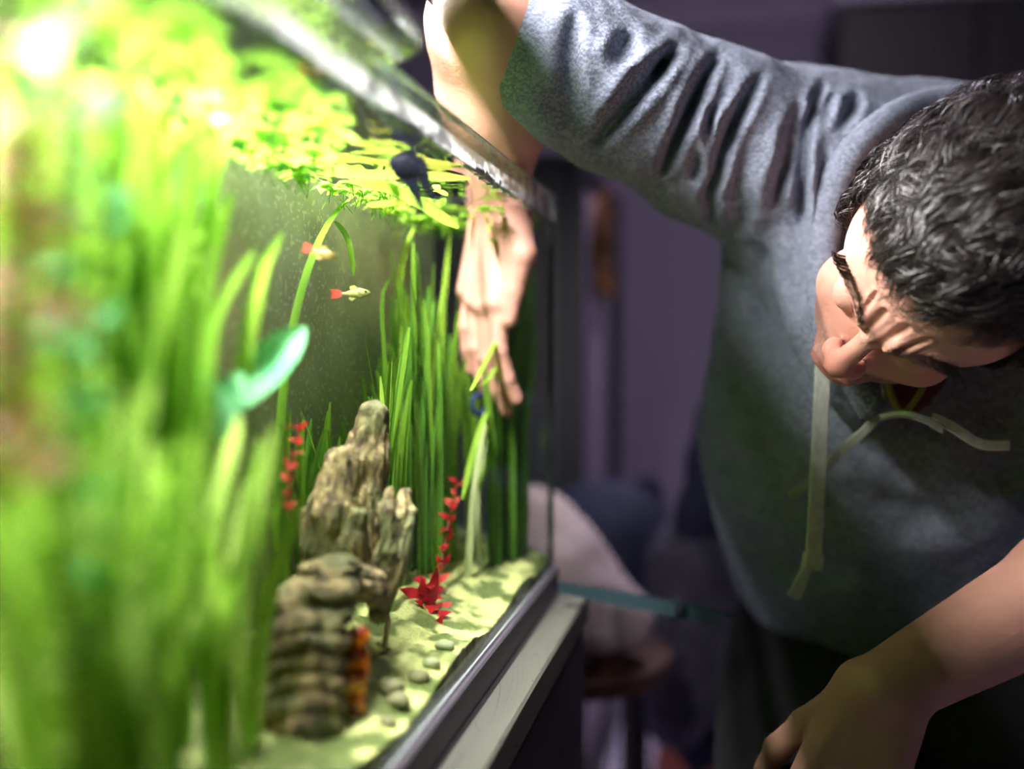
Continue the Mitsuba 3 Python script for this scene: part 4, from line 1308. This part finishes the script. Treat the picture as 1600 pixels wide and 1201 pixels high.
def strands(n_lock=1000, per=20, seg=8):
    u = rows(rh.normal(size=(n_lock * 6, 3)))
    root = SC_C + u * SC_R
    hl = hairline(root)
    ok = np.nonzero((u[:, 1] > -0.35) & (hl > 0.003))[0][:n_lock]
    u, root, hl = u[ok], root[ok], hl[ok]
    k = len(u)
    # flow: forward over the top, down at the sides
    top = smooth01((u[:, 1:2] - 0.15) / 0.5)
    flow = np.array([[-0.35, 0, 1.0]]) * top + np.column_stack([u[:, 0] * 0.3, np.full(k, -1.0), np.full(k, 0.45)]) * (1 - top) + rh.normal(size=(k, 3)) * 0.28
    L = (0.042 * top[:, 0] + 0.022 * (1 - top[:, 0])) * rh.uniform(0.7, 1.15, k) * np.where(hl < 0.02, 0.7, 1)
    amp, ph, fr, lift = rh.uniform(0.001, 0.004, k), rh.uniform(0, 6, k), rh.uniform(0.6, 1.3, k), rh.uniform(0.010, 0.017, k)
    lift = lift * rh.uniform(0.7, 1.25, k)
    rep = lambda a: np.repeat(a, per, axis=0)  # noqa: E731
    root, flow, L, amp, ph, fr, lift = map(rep, (root, flow, L, amp, ph, fr, lift))
    m = len(root)
    p = root + rh.normal(size=(m, 3)) * 0.0032
    L = L * rh.uniform(0.75, 1.1, m); flow = flow + rh.normal(size=(m, 3)) * 0.07
    pts = []
    for i in range(seg):
        t = i / (seg - 1)
        rad = np.linalg.norm((p - SC_C) / SC_R, axis=1, keepdims=True)
        nrm = rows((p - SC_C) / SC_R ** 2)
        tg = rows(flow - nrm * (flow * nrm).sum(1, keepdims=True))
        off = lift * math.sin(math.pi * min(1, 0.12 + t * 0.75)) ** 0.8 + 0.001
        pts.append(SC_C + (p - SC_C) / rad + nrm * off[:, None] + np.cross(nrm, tg) * (amp * np.sin(ph + fr * 2 * math.pi * t) * t * 1.6)[:, None])
        p = p + tg * (L / (seg - 1))[:, None]
    pts = np.stack(pts, 1)                                  # strands x points
    t_ = np.gradient(pts, axis=1)
    nr = (pts - SC_C) / SC_R ** 2; nr /= np.linalg.norm(nr, axis=2, keepdims=True)
    b = np.cross(t_, nr); b /= np.linalg.norm(b, axis=2, keepdims=True) + 1e-9
    ang = rh.uniform(-0.7, 0.7, (m, 1, 1))
    b = b * np.cos(ang) + nr * np.sin(ang)
    w = (0.00034 * rh.uniform(0.7, 1.3, (m, 1)) * np.array([[1, 1, 1, 1, 0.95, 0.85, 0.65, 0.25]]))[:, :, None]
    V = np.stack([pts - b * w, pts + b * w], 2).reshape(-1, 3)   # strand, point, side
    i = np.arange(seg - 1) * 2
    F = np.vstack([np.stack([i, i + 2, i + 3], 1), np.stack([i, i + 3, i + 1], 1)])
    F = (F[None] + (np.arange(m) * 2 * seg)[:, None, None]).reshape(-1, 3)
    return trimesh.Trimesh(HO + V @ HR.T, F, process=False)


part(HAIR, 'strand', world_mesh(strands()), 'mat_hair_strand', kind='stuff', smooth=True)


def brow(q):
    V, F, at = [], [], 0
    for i in range(300):
        t = rh.uniform(0, 1) ** 0.9
        x = q * (0.012 + 0.043 * t)
        y = 0.029 + 0.008 * math.sin(t * 2.4) + rh.normal() * 0.0017 * (1 - 0.5 * t)
        z0 = 0.1045 - 0.030 * t ** 1.7 + 0.0
        r = np.array([x, y, z0])
        d = unit([q * (0.35 + 0.9 * t), 0.9 - 1.1 * t, 0.12])
        n = unit([q * 0.45 * t, 0.1, 1])
        L = rh.uniform(0.006, 0.010)
        pts = np.array([r - n * 0.004 + d * L * s + n * 0.0045 * math.sin(s * 2.2) for s in np.linspace(0, 1, 5)])
        b = unit(np.cross(d, n)) * 0.00028
        w = np.array([1, 1, 0.9, 0.7, 0.25])[:, None]
        V.append(np.vstack([pts - b * w, pts + b * w])); i_ = np.arange(4)
        F.append(at + np.vstack([np.stack([i_, i_ + 1, 5 + i_ + 1], 1), np.stack([i_, 5 + i_ + 1, 5 + i_], 1)])); at += 10
    m = trimesh.Trimesh(np.vstack(V), np.vstack(F), process=False)
    return m


def drop_on(m, sdf, lift):
    """Moves hair pieces along the face's forward axis until their roots meet the skin."""
    v = np.asarray(m.vertices).copy().reshape(-1, 10, 3)
    r = v[:, 0].copy()
    lo, hi = np.full(len(r), 0.03), np.full(len(r), 0.14)
    for _ in range(22):
        mid = (lo + hi) / 2
        q = np.column_stack([r[:, 0], r[:, 1], mid])
        inside = sdf.eval(HO + q @ HR.T) < 0
        lo = np.where(inside, mid, lo); hi = np.where(inside, hi, mid)
    v[:, :, 2] += (lo - r[:, 2] + lift)[:, None]
    return trimesh.Trimesh(HO + v.reshape(-1, 3) @ HR.T, m.faces, process=False)


hsdf = head_sdf()
for q in (-1, 1):
    part(PERSON, 'eyebrow', world_mesh(drop_on(brow(q), hsdf, -0.0005)), 'mat_hair_strand', kind='stuff', smooth=True)

# ------------------------------------------------------------------ hooded jacket
FOLDS = [  # pixel polylines of the valleys between folds, width in px, depth in m
    ([(1066, 64), (1000, 140), (925, 230)], 11, 0.016), ([(1117, 86), (1075, 170), (1030, 275)], 9, 0.016), ([(1187, 113), (1130, 225), (1108, 300), (1114, 345)], 9, 0.016),
    ([(985, 50), (962, 105)], 13, 0.011), ([(1045, 86), (1018, 118)], 9, 0.009), ([(1112, 165), (1104, 232)], 6, 0.008), ([(1088, 240), (1084, 285)], 7, 0.008),
    ([(1246, 165), (1232, 250), (1208, 320)], 10, 0.015), ([(1283, 128), (1262, 200), (1254, 290), (1250, 350)], 8, 0.014), ([(1298, 150), (1284, 200)], 8, 0.010), ([(1338, 150), (1310, 205)], 9, 0.012),
    ([(1290, 225), (1286, 330), (1280, 470)], 7, 0.010), ([(895, 20), (885, 90), (900, 165)], 12, 0.009), ([(862, 120), (905, 205)], 16, 0.006), ([(1170, 200), (1150, 300), (1165, 345)], 14, 0.006),
    ([(1135, 380), (1175, 470), (1215, 520)], 16, 0.008), ([(1200, 380), (1195, 470), (1185, 560)], 16, 0.007), ([(1235, 400), (1240, 500)], 14, 0.006), ([(1130, 560), (1190, 640), (1220, 760)], 22, 0.009),
    ([(1120, 700), (1180, 760)], 18, 0.008), ([(1150, 830), (1240, 880), (1330, 900)], 18, 0.008), ([(1320, 760), (1420, 800), (1560, 790)], 24, 0.010), ([(1400, 730), (1500, 750), (1600, 730)], 20, 0.008),
]
RIDGES = [([(1228, 230), (1205, 300), (1160, 380)], 16, 0.006), ([(1272, 215), (1272, 330), (1265, 430)], 10, 0.008), ([(940, 60), (960, 130), (930, 190)], 30, 0.006), ([(1205, 330), (1215, 430), (1240, 500)], 26, 0.005), ([(1150, 140), (1080, 250)], 10, 0.004)]


def seg_dist(x, y, pl):
    """Distance to the polyline, and how far along it (0 to 1) the nearest point lies."""
    d, at = np.full(len(x), 1e9), np.zeros(len(x))
    z = np.array(pl, float); ln = np.hypot(*np.diff(z, axis=0).T); s0 = np.concatenate([[0], np.cumsum(ln)]); tot = s0[-1]
    for i, (a, b) in enumerate(zip(pl[:-1], pl[1:])):
        vx, vy = b[0] - a[0], b[1] - a[1]
        t = np.clip(((x - a[0]) * vx + (y - a[1]) * vy) / (vx * vx + vy * vy), 0, 1)
        e = np.hypot(x - a[0] - t * vx, y - a[1] - t * vy)
        at = np.where(e < d, (s0[i] + t * ln[i]) / tot, at); d = np.minimum(d, e)
    return d, at


def cloth_disp(q, d):
    big_ = nz(q, 18, 6, 2)
    d = d + 0.010 * big_ + 0.0025 * nz(q, 70, 7, 1)
    px = 800 + FPX * q[:, 0] / q[:, 2]; py = 600.5 - FPX * q[:, 1] / q[:, 2]
    px = px + 14 * nz(q, 30, 8, 1); py = py + 14 * nz(q, 30, 9, 1)
    front = smooth01((1.03 - q[:, 2]) / 0.06)
    for (pl, w, a), cut in [(f, True) for f in FOLDS] + [(f, False) for f in RIDGES]:
        z = np.array(pl)
        i = np.nonzero((px > z[:, 0].min() - 4 * w) & (px < z[:, 0].max() + 4 * w) & (py > z[:, 1].min() - 4 * w) & (py < z[:, 1].max() + 4 * w) & (front > 0))[0]
        if not len(i): continue
        e, at = seg_dist(px[i], py[i], pl)
        tp = 0.12 + 0.88 * np.clip(4 * at * (1 - at), 0, 1) ** 0.7
        w = w * (0.75 + 0.45 * tp)
        d[i] += front[i] * a * tp * 1.12 * ((np.exp(-(e / w) ** 2) - 0.28 * np.exp(-((e - 2.1 * w) / (0.9 * w)) ** 2)) if cut else -np.exp(-(e / w) ** 2))
    return d


js = Sdf()
js.chain([CH + [0, 0.02, 0], MID, cf(1375, 840, 1.09)], [0.168, 0.172, 0.158], 0.06)
js.cone(CH + [0.0, 0.06, -0.05], SH_R, 0.12, 0.088, 0.05)
js.cone(CH + [0.0, 0.06, -0.05], SH_L, 0.12, 0.080, 0.05)
js.chain([SH_R, cf(1110, 212, 0.90), cf(975, 148, 0.855), cf(872, 92, 0.825), cf(846, 72, 0.815)], [0.086, 0.070, 0.060, 0.057, 0.0545], 0.03)
js.chain([SH_L, EL_L * 0.75 + SH_L * 0.25], [0.075, 0.062], 0.03)
# hood lying on the back, and the hole of the neck
RIMP = [(1590, 190, 0.93), (1530, 162, 0.93), (1472, 160, 0.925), (1404, 176, 0.91), (1344, 222, 0.895), (1303, 288, 0.88), (1286, 370, 0.865), (1281, 440, 0.85), (1288, 510, 0.84), (1325, 575, 0.83), (1368, 640, 0.83)]
RIM = np.array([cf(*p) for p in RIMP])
HC = RIM.mean(0) + np.array([0.02, 0.01, 0.0])
js.chain(list(RIM + (RIM - HC) * -0.04 + np.array([0, 0, 0.03])), [0.020] * len(RIM), 0.03)
hole = [cf(1500, 240, 0.86), cf(1430, 330, 0.86), cf(1385, 450, 0.84), cf(1390, 560, 0.80)]
for a, b, ra, rb in zip(hole[:-1], hole[1:], (0.062, 0.066, 0.050), (0.066, 0.050, 0.030)):
    js.cone(a, b, ra, rb, 0.012, 's')
js.cone(cf(1405, 560, 0.82), cf(1404, 632, 0.82), 0.036, 0.012, 0.008, 's')
jm = js.mesh(0.003, cloth_disp, margin=0.03)


def heather(p, n, uv):
    a = fbm(p.x * 520, p.y * 520, p.z * 520, 2)
    b = noise(p.x * 1400, p.y * 1400, p.z * 1400)
    c = mix(rgb(98, 104, 122), rgb(138, 143, 160), smoothstep(0.3, 0.72, a))
    return c * (0.86 + 0.28 * b)


bumped('mat_fleece', proc(heather), 0.95, lambda p, n, uv: fbm(p.x * 900, p.y * 900, p.z * 900, 2), 0.0006, 4e-4, sheen=0.6, specular=0.1)
bumped('mat_rib', proc(heather), 0.95, lambda p, n, uv: fbm(p.x * 900, p.y * 900, p.z * 900, 2), 0.0004, 4e-4, sheen=0.6, specular=0.1)
JK = part(PERSON, 'jacket', world_mesh(jm), 'mat_fleece', 'heather grey fleece hooded jacket', smooth=True)
def surface_depth(px, py):
    d = np.linspace(0.70, 1.0, 200)
    v = js.eval(np.array([cf(px, py, t) for t in d]))
    i = np.nonzero(v < 0)[0]
    return d[i[0]] if len(i) else 9.0


RIM = np.array([cf(a, b, min(d, min(surface_depth(a + q, b) for q in (-16, 0)) - 0.003)) for a, b, d in RIMP])
rp = spline(RIM, 70)
rw = 0.0125 + 0.0015 * np.sin(np.linspace(0, 14, 70))
part(JK, 'hood_rim', world_mesh(trimesh.Trimesh(tube(rp, rw, 14).vertices, tube(rp, rw, 14).faces[:, ::-1], process=False)), 'mat_rib', 'thick sewn edge of the hood', smooth=True)


def cam_tube(pts, r, sides=8):
    return tube(np.array([world_of(p) for p in pts]), r, sides)


# drawstring: a flat woven cord with a knot and tail
bumped('mat_cord', proc(lambda p, n, uv: mix(rgb(226, 230, 222), rgb(196, 200, 188), noise(p.x * 700, p.y * 700, p.z * 160))), 0.8,
       lambda p, n, uv: dr.sin(p.z * 2600) * 0.5 + noise(p.x * 900, p.y * 900, p.z * 900), 0.0004, 3e-4)


def strip(pp, w, th, n=40):
    """A flat band with rounded edges along pixel and depth points."""
    p = np.array([world_of(cf(*q)) for q in pp]); p = spline(p, n)
    t = np.gradient(p, axis=0); t /= np.linalg.norm(t, axis=1, keepdims=True)
    nrm = -FW - t * (t @ -FW)[:, None]; nrm /= np.linalg.norm(nrm, axis=1, keepdims=True)
    b = np.cross(t, nrm)
    w = np.broadcast_to(w, (n,))[:, None] / 2; th = th / 2
    prof = [(-1, 0.45), (-0.82, 1), (0.82, 1), (1, 0.45), (1, -0.45), (0.82, -1), (-0.82, -1), (-1, -0.45)]
    V = np.stack([p + b * w * a + nrm * th * c for a, c in prof], 1).reshape(-1, 3)
    F = []
    i = np.arange(8); j = (i + 1) % 8
    for k_ in range(n - 1):
        F += [np.stack([k_ * 8 + i, k_ * 8 + j, (k_ + 1) * 8 + j], 1), np.stack([k_ * 8 + i, (k_ + 1) * 8 + j, (k_ + 1) * 8 + i], 1)]
    F += [np.stack([i * 0, i, j], 1)[1:-1], np.stack([i * 0 + (n - 1) * 8, (n - 1) * 8 + j, (n - 1) * 8 + i], 1)[1:-1]]
    return trimesh.Trimesh(V, np.vstack(F), process=False)


CORD = part(PERSON, 'drawstring', strip([(1293, 488, 0.826), (1288, 540, 0.823), (1283, 640, 0.824), (1277, 760, 0.826), (1271, 872, 0.828)], np.interp(np.linspace(0, 1, 40), [0, 0.05, 0.12, 1], [0.004, 0.009, 0.0128, 0.0132]), 0.003), 'mat_cord', 'pale flat drawstring')
part(CORD, 'knot', strip([(1271, 866, 0.826), (1270, 878, 0.825), (1269, 888, 0.826)], 0.0165, 0.009, 8), 'mat_cord')
part(CORD, 'tail', strip([(1264, 884, 0.829), (1252, 908, 0.832), (1240, 934, 0.835)], np.linspace(0.009, 0.0115, 12), 0.0028, 12), 'mat_cord')
part(PERSON, 'drawstring', strip([(1455, 652, 0.800), (1490, 668, 0.795), (1530, 692, 0.793), (1577, 695, 0.792)], 0.0085, 0.003), 'mat_cord', 'second end of the pale drawstring')
# zip: tape and teeth
principled('mat_zip_tape', rgb(150, 152, 140), 0.8)
principled('mat_zip', rgb(220, 222, 225), 0.3, metallic=0.9)
ZP = part(PERSON, 'zip', strip([(1380, 592, 0.822), (1382, 620, 0.820), (1372, 648, 0.822), (1345, 678, 0.832), (1300, 718, 0.846), (1236, 776, 0.862)], 0.0075, 0.002), 'mat_zip_tape', 'half open zip down the chest')
ZP2 = part(PERSON, 'zip', strip([(1374, 652, 0.818), (1410, 646, 0.805), (1445, 655, 0.797), (1475, 672, 0.794)], 0.0065, 0.002), 'mat_zip_tape')
for pp, k_, n in (([(1378, 592, 0.820), (1380, 620, 0.818), (1371, 646, 0.820)], ZP, 26), ([(1376, 650, 0.816), (1410, 645, 0.803), (1445, 653, 0.795), (1473, 669, 0.792)], ZP2, 44)):
    p = spline(np.array([world_of(cf(*q)) for q in pp]), n)
    tt = np.gradient(p, axis=0)
    ms = [orient(bbox([-0.0006, -0.0017, -0.0008], [0.0006, 0.0017, 0.0008], 0.0003), c, t, -FW) for c, t in zip(p, tt)]
    part(k_, 'tooth_row', cat(ms), 'mat_zip', kind='stuff')
# shirt in the opening
principled('mat_shirt', rgb(84, 30, 46), 0.85)
principled('mat_collar', rgb(132, 128, 54), 0.8)
ss = Sdf()
ss.cone(cf(1414, 540, 0.895), cf(1412, 620, 0.912), 0.045, 0.042, 0.02)
SHIRT = part(PERSON, 'shirt', world_mesh(ss.mesh(0.003, lambda q, d: d + 0.003 * nz(q, 60, 3, 2))), 'mat_shirt', 'maroon shirt in the open collar', smooth=True)
part(SHIRT, 'collar', cam_tube(spline(np.array([cf(1384, 585, 0.812), cf(1392, 615, 0.812), cf(1412, 642, 0.818), cf(1432, 622, 0.812), cf(1442, 598, 0.812), (cf(1428, 580, 0.812))]), 30), 0.0028), 'mat_collar', 'olive trim of the neck opening', smooth=True)

# trousers and shoes
principled('mat_trousers', proc(lambda p, n, uv: mix(rgb(22, 24, 30), rgb(16, 17, 22), noise(p.x * 300, p.y * 300, p.z * 300))), 0.9)
ts = Sdf()
ts.cone(PEL + [0, 0.05, 0.01], PEL + [0.0, -0.02, 0.02], 0.152, 0.155, 0.05)
for hip, kn, an, toe in LEGS:
    ts.chain([hip, kn], [0.108, 0.078], 0.05); ts.chain([kn, an + [0, 0.02, 0]], [0.076, 0.058], 0.04)
tm = ts.mesh(0.006, lambda q, d: d + 0.012 * nz(q, 14, 3, 3) + 0.004 * nz(q, 50, 5, 2), margin=0.02)
part(PERSON, 'trousers', world_mesh(tm), 'mat_trousers', smooth=True)
principled('mat_shoe', rgb(40, 40, 46), 0.6)
for hip, kn, an, toe in LEGS:
    s = Sdf()
    s.chain([an + [0, -0.035, 0.02], an * 0.5 + toe * 0.5, toe], [0.05, 0.047, 0.042], 0.03)
    wm_ = world_mesh(s.mesh(0.005))
    v = np.asarray(wm_.vertices); v[:, 2] = np.maximum(v[:, 2], 0.0)
    part(PERSON, 'shoe', trimesh.Trimesh(v, wm_.faces, process=False), 'mat_shoe', smooth=True)

# the stool he sits on
principled('mat_stool', rgb(60, 44, 36), 0.5)
st = thing('stool', 'dark round stool under the sitting man', 'stool')
pw = world_of(PEL)
seat = trimesh.creation.cylinder(0.17, 0.04, sections=40); seat.apply_translation([pw[0] + 0.02, pw[1] + 0.02, 0.0]); zs = pw[2] - 0.185
seat.apply_translation([0, 0, zs])
part(st, 'seat', seat, 'mat_stool')
for a in np.arange(4) * np.pi / 2 + 0.6:
    c = np.array([pw[0] + 0.02, pw[1] + 0.02, 0])
    part(st, 'leg', tube([c + [0.12 * math.cos(a), 0.12 * math.sin(a), zs - 0.015], c + [0.19 * math.cos(a), 0.19 * math.sin(a), 0]], [0.016, 0.012], 10), 'mat_stool')


# ------------------------------------------------------------------ things between the tank's end and the man
# long tweezers lying over the corner of the cabinet top
principled('mat_tool', rgb(70, 96, 104), 0.35, metallic=0.4)
principled('mat_tool_dark', rgb(36, 44, 54), 0.5)
k = thing('tweezers', 'long dark teal tweezers sticking out over the end of the grey cabinet top', 'tweezers')
pa = np.array([world_of(cf(*q)) for q in [(872, 914, 0.965), (960, 928, 0.975), (1060, 946, 0.985), (1146, 962, 0.995)]])
pb = np.array([world_of(cf(*q)) for q in [(872, 920, 0.960), (960, 938, 0.970), (1060, 958, 0.980), (1128, 973, 0.990)]])
for p_ in (pa, pb):
    t = spline(p_, 24)
    m = ribbon(t, np.interp(np.linspace(0, 1, 24), [0, 0.3, 0.8, 1], [0.006, 0.0075, 0.007, 0.005]), [0, 0.2, 1.0], 0.12)
    v = np.asarray(m.vertices); nrm = 0.0018 * (RT * 0.2 - FW)
    part(k, 'arm', trimesh.Trimesh(np.vstack([v, v + nrm]), np.vstack([m.faces, m.faces[:, ::-1] + len(v)]), process=False), 'mat_tool')
part(k, 'grip_band', tube([world_of(cf(1052, 950, 0.982)), world_of(cf(1062, 952, 0.983))], 0.011, 10), 'mat_tool_dark')

# stool with a pale cloth bundle just past the cabinet
principled('mat_cloth_pale', proc(lambda p, n, uv: mix(rgb(226, 206, 212), rgb(186, 166, 160), fbm(p.x * 20, p.y * 20, p.z * 40))), 0.9)
principled('mat_wood_brown', rgb(74, 46, 36), 0.5)
bd = 1.42
s = Sdf()
s.chain([cf(835, 815, bd), cf(880, 868, bd), cf(925, 925, bd), cf(968, 958, bd - 0.04)], [0.05, 0.05, 0.042, 0.035], 0.03)
s.chain([cf(860, 900, bd - 0.02), cf(900, 960, bd - 0.02), cf(975, 975, bd - 0.03)], [0.06, 0.055, 0.035], 0.04)
m = world_mesh(s.mesh(0.006, lambda q, d: d + 0.016 * nz(q, [14, 30, 14], 5, 3), margin=0.02))
k = thing('cloth', 'pale crumpled cloth heaped on the small table just past the end of the aquarium', 'cloth')
whole(k, m, 'mat_cloth_pale', True)
zb = float(np.asarray(m.vertices)[:, 2].min())
cb = np.asarray(m.vertices).mean(0)
k = thing('side_table', 'small round brown table holding the pale cloth behind the aquarium cabinet', 'table')
tp = trimesh.creation.cylinder(0.15, 0.024, sections=48); tp.apply_translation([cb[0] - 0.01, cb[1] + 0.03, zb - 0.006])
part(k, 'table_top', tp, 'mat_wood_brown')
part(k, 'pole', tube([[cb[0] - 0.02, cb[1] + 0.04, zb - 0.01], [cb[0] - 0.02, cb[1] + 0.04, 0.04]], 0.018, 12), 'mat_black')
bs_ = trimesh.creation.cylinder(0.13, 0.03, sections=40); bs_.apply_translation([cb[0] - 0.02, cb[1] + 0.04, 0.015])
part(k, 'base', bs_, 'mat_black')

# office chair with a navy bag on it, further back
def lumps(pts, k_, h, amp, f, mat_, key_, seed=3):
    s_ = Sdf()
    s_.chain([cf(*p[:3]) for p in pts], [p[3] for p in pts], k_)
    whole(key_, world_mesh(s_.mesh(h, lambda q, d: d + amp * nz(q, f, seed, 3), margin=amp * 1.5)), mat_, True)


k = thing('bag', 'dark navy bag standing on the bench behind the pale cloth', 'bag')
lumps([(905, 800, 1.83, 0.05), (950, 830, 1.83, 0.085), (985, 870, 1.83, 0.08), (960, 930, 1.83, 0.085)], 0.05, 0.009, 0.025, 10, 'mat_navy', k)
st_ = tube(spline([world_of(cf(990, 800, 1.82)), world_of(cf(1012, 752, 1.82)), world_of(cf(1026, 800, 1.82)), world_of(cf(1016, 850, 1.82))], 20), 0.016, 8)
k = thing('bag_strap', 'navy strap standing up at the right of the navy bag', 'strap')
whole(k, st_, 'mat_navy', True)
cb = world_of(cf(950, 975, 1.85))
k = thing('bench', 'low dark bench under the navy bag', 'bench')
zb = cb[2] - 0.05
part(k, 'seat', bbox([cb[0] - 0.14, cb[1] - 0.10, zb - 0.05], [cb[0] + 0.07, cb[1] + 0.12, zb], 0.008), 'mat_wood_brown')
for dx in (-0.12, 0.05):
    for dy in (-0.08, 0.10):
        part(k, 'leg', tube([[cb[0] + dx, cb[1] + dy, zb - 0.05], [cb[0] + dx, cb[1] + dy, 0]], 0.017, 10), 'mat_black')

bumped('mat_grey_knit', proc(lambda p, n, uv: mix(rgb(92, 88, 108), rgb(62, 60, 76), smoothstep(0.4, 0.6, noise(p.x * 130, p.y * 130, p.z * 130)))), 0.9,
       lambda p, n, uv: noise(p.x * 160, p.y * 160, p.z * 160), 0.004)
k = thing('chair', 'chair with a rounded grey knit covered back, half hidden behind the man', 'chair')
cd = 1.62
bk = Sdf()
bk.chain([cf(1105, 790, cd + 0.02), cf(1068, 880, cd), cf(1052, 1000, cd), cf(1056, 1120, cd - 0.02)], [0.045, 0.05, 0.05, 0.05], 0.04)
bk.chain([cf(1200, 790, cd + 0.1), cf(1200, 1000, cd + 0.1), cf(1190, 1110, cd + 0.08)], [0.05, 0.05, 0.05], 0.04)
bk.chain([cf(1110, 880, cd + 0.04), cf(1120, 1080, cd + 0.04)], [0.05, 0.05], 0.05)
part(k, 'backrest', world_mesh(bk.mesh(0.007)), 'mat_grey_knit', smooth=True)
cc = world_of(cf(1115, 1100, cd + 0.1))
part(k, 'seat', bbox([cc[0] - 0.06, cc[1] - 0.05, cc[2] - 0.1], [cc[0] + 0.25, cc[1] + 0.38, cc[2] - 0.03], 0.02), 'mat_navy')
for dx in (-0.03, 0.2):
    for dy in (0.0, 0.33):
        part(k, 'leg', tube([[cc[0] + dx, cc[1] + dy, cc[2] - 0.1], [cc[0] + dx, cc[1] + dy, 0.0125]], 0.014, 10), 'mat_black')
k = thing('jacket_sleeve', 'navy sleeve of a coat hanging over the grey chair back, beside the man', 'coat')
lumps([(1118, 650, 1.6, 0.03), (1104, 720, 1.6, 0.025), (1092, 800, 1.6, 0.03), (1074, 850, 1.6, 0.025)], 0.03, 0.008, 0.01, 12, 'mat_navy', k)

# rust red rug
principled('mat_rug', proc(lambda p, n, uv: mix(rgb(120, 52, 44), rgb(84, 38, 40), fbm(p.x * 30, p.y * 30, 0.0))), 0.95)
rc = PY(1060, 1165, 1.0) - CAM
rw_ = CAM + rc * (-1.0 / rc[2])
k = thing('rug', 'rust red rug on the floor behind the man', 'rug')
whole(k, bbox([rw_[0] - 0.05, rw_[1] - 0.75, 0.0], [rw_[0] + 1.1, rw_[1] + 0.12, 0.012], 0.004), 'mat_rug')

# the tool between the fingertips of the hand in the water
principled('mat_tool_blue', rgb(34, 44, 92), 0.35)
k = thing('scissors', 'small dark blue handled scissors between the fingertips of the hand in the water', 'scissors')
dd = 0.945
for cx, cy, r in ((781, 590, 11), (748, 632, 10)):
    a = np.linspace(0, 2 * np.pi, 25)
    part(k, 'handle', tube(np.array([world_of(cf(cx + r * math.cos(t), cy + 1.5 * r * math.sin(t), dd + 0.004 * math.cos(t))) for t in a]), 0.0026, 8, False), 'mat_tool_blue')
part(k, 'blade', tube([world_of(cf(776, 606, dd)), world_of(cf(762, 640, dd)), world_of(cf(742, 690, dd))], [0.0022, 0.0018, 0.0006], 8), 'mat_alu')
part(k, 'blade', tube([world_of(cf(752, 616, dd)), world_of(cf(760, 640, dd + 0.003)), world_of(cf(768, 690, dd + 0.003))], [0.0022, 0.0018, 0.0006], 8), 'mat_alu')
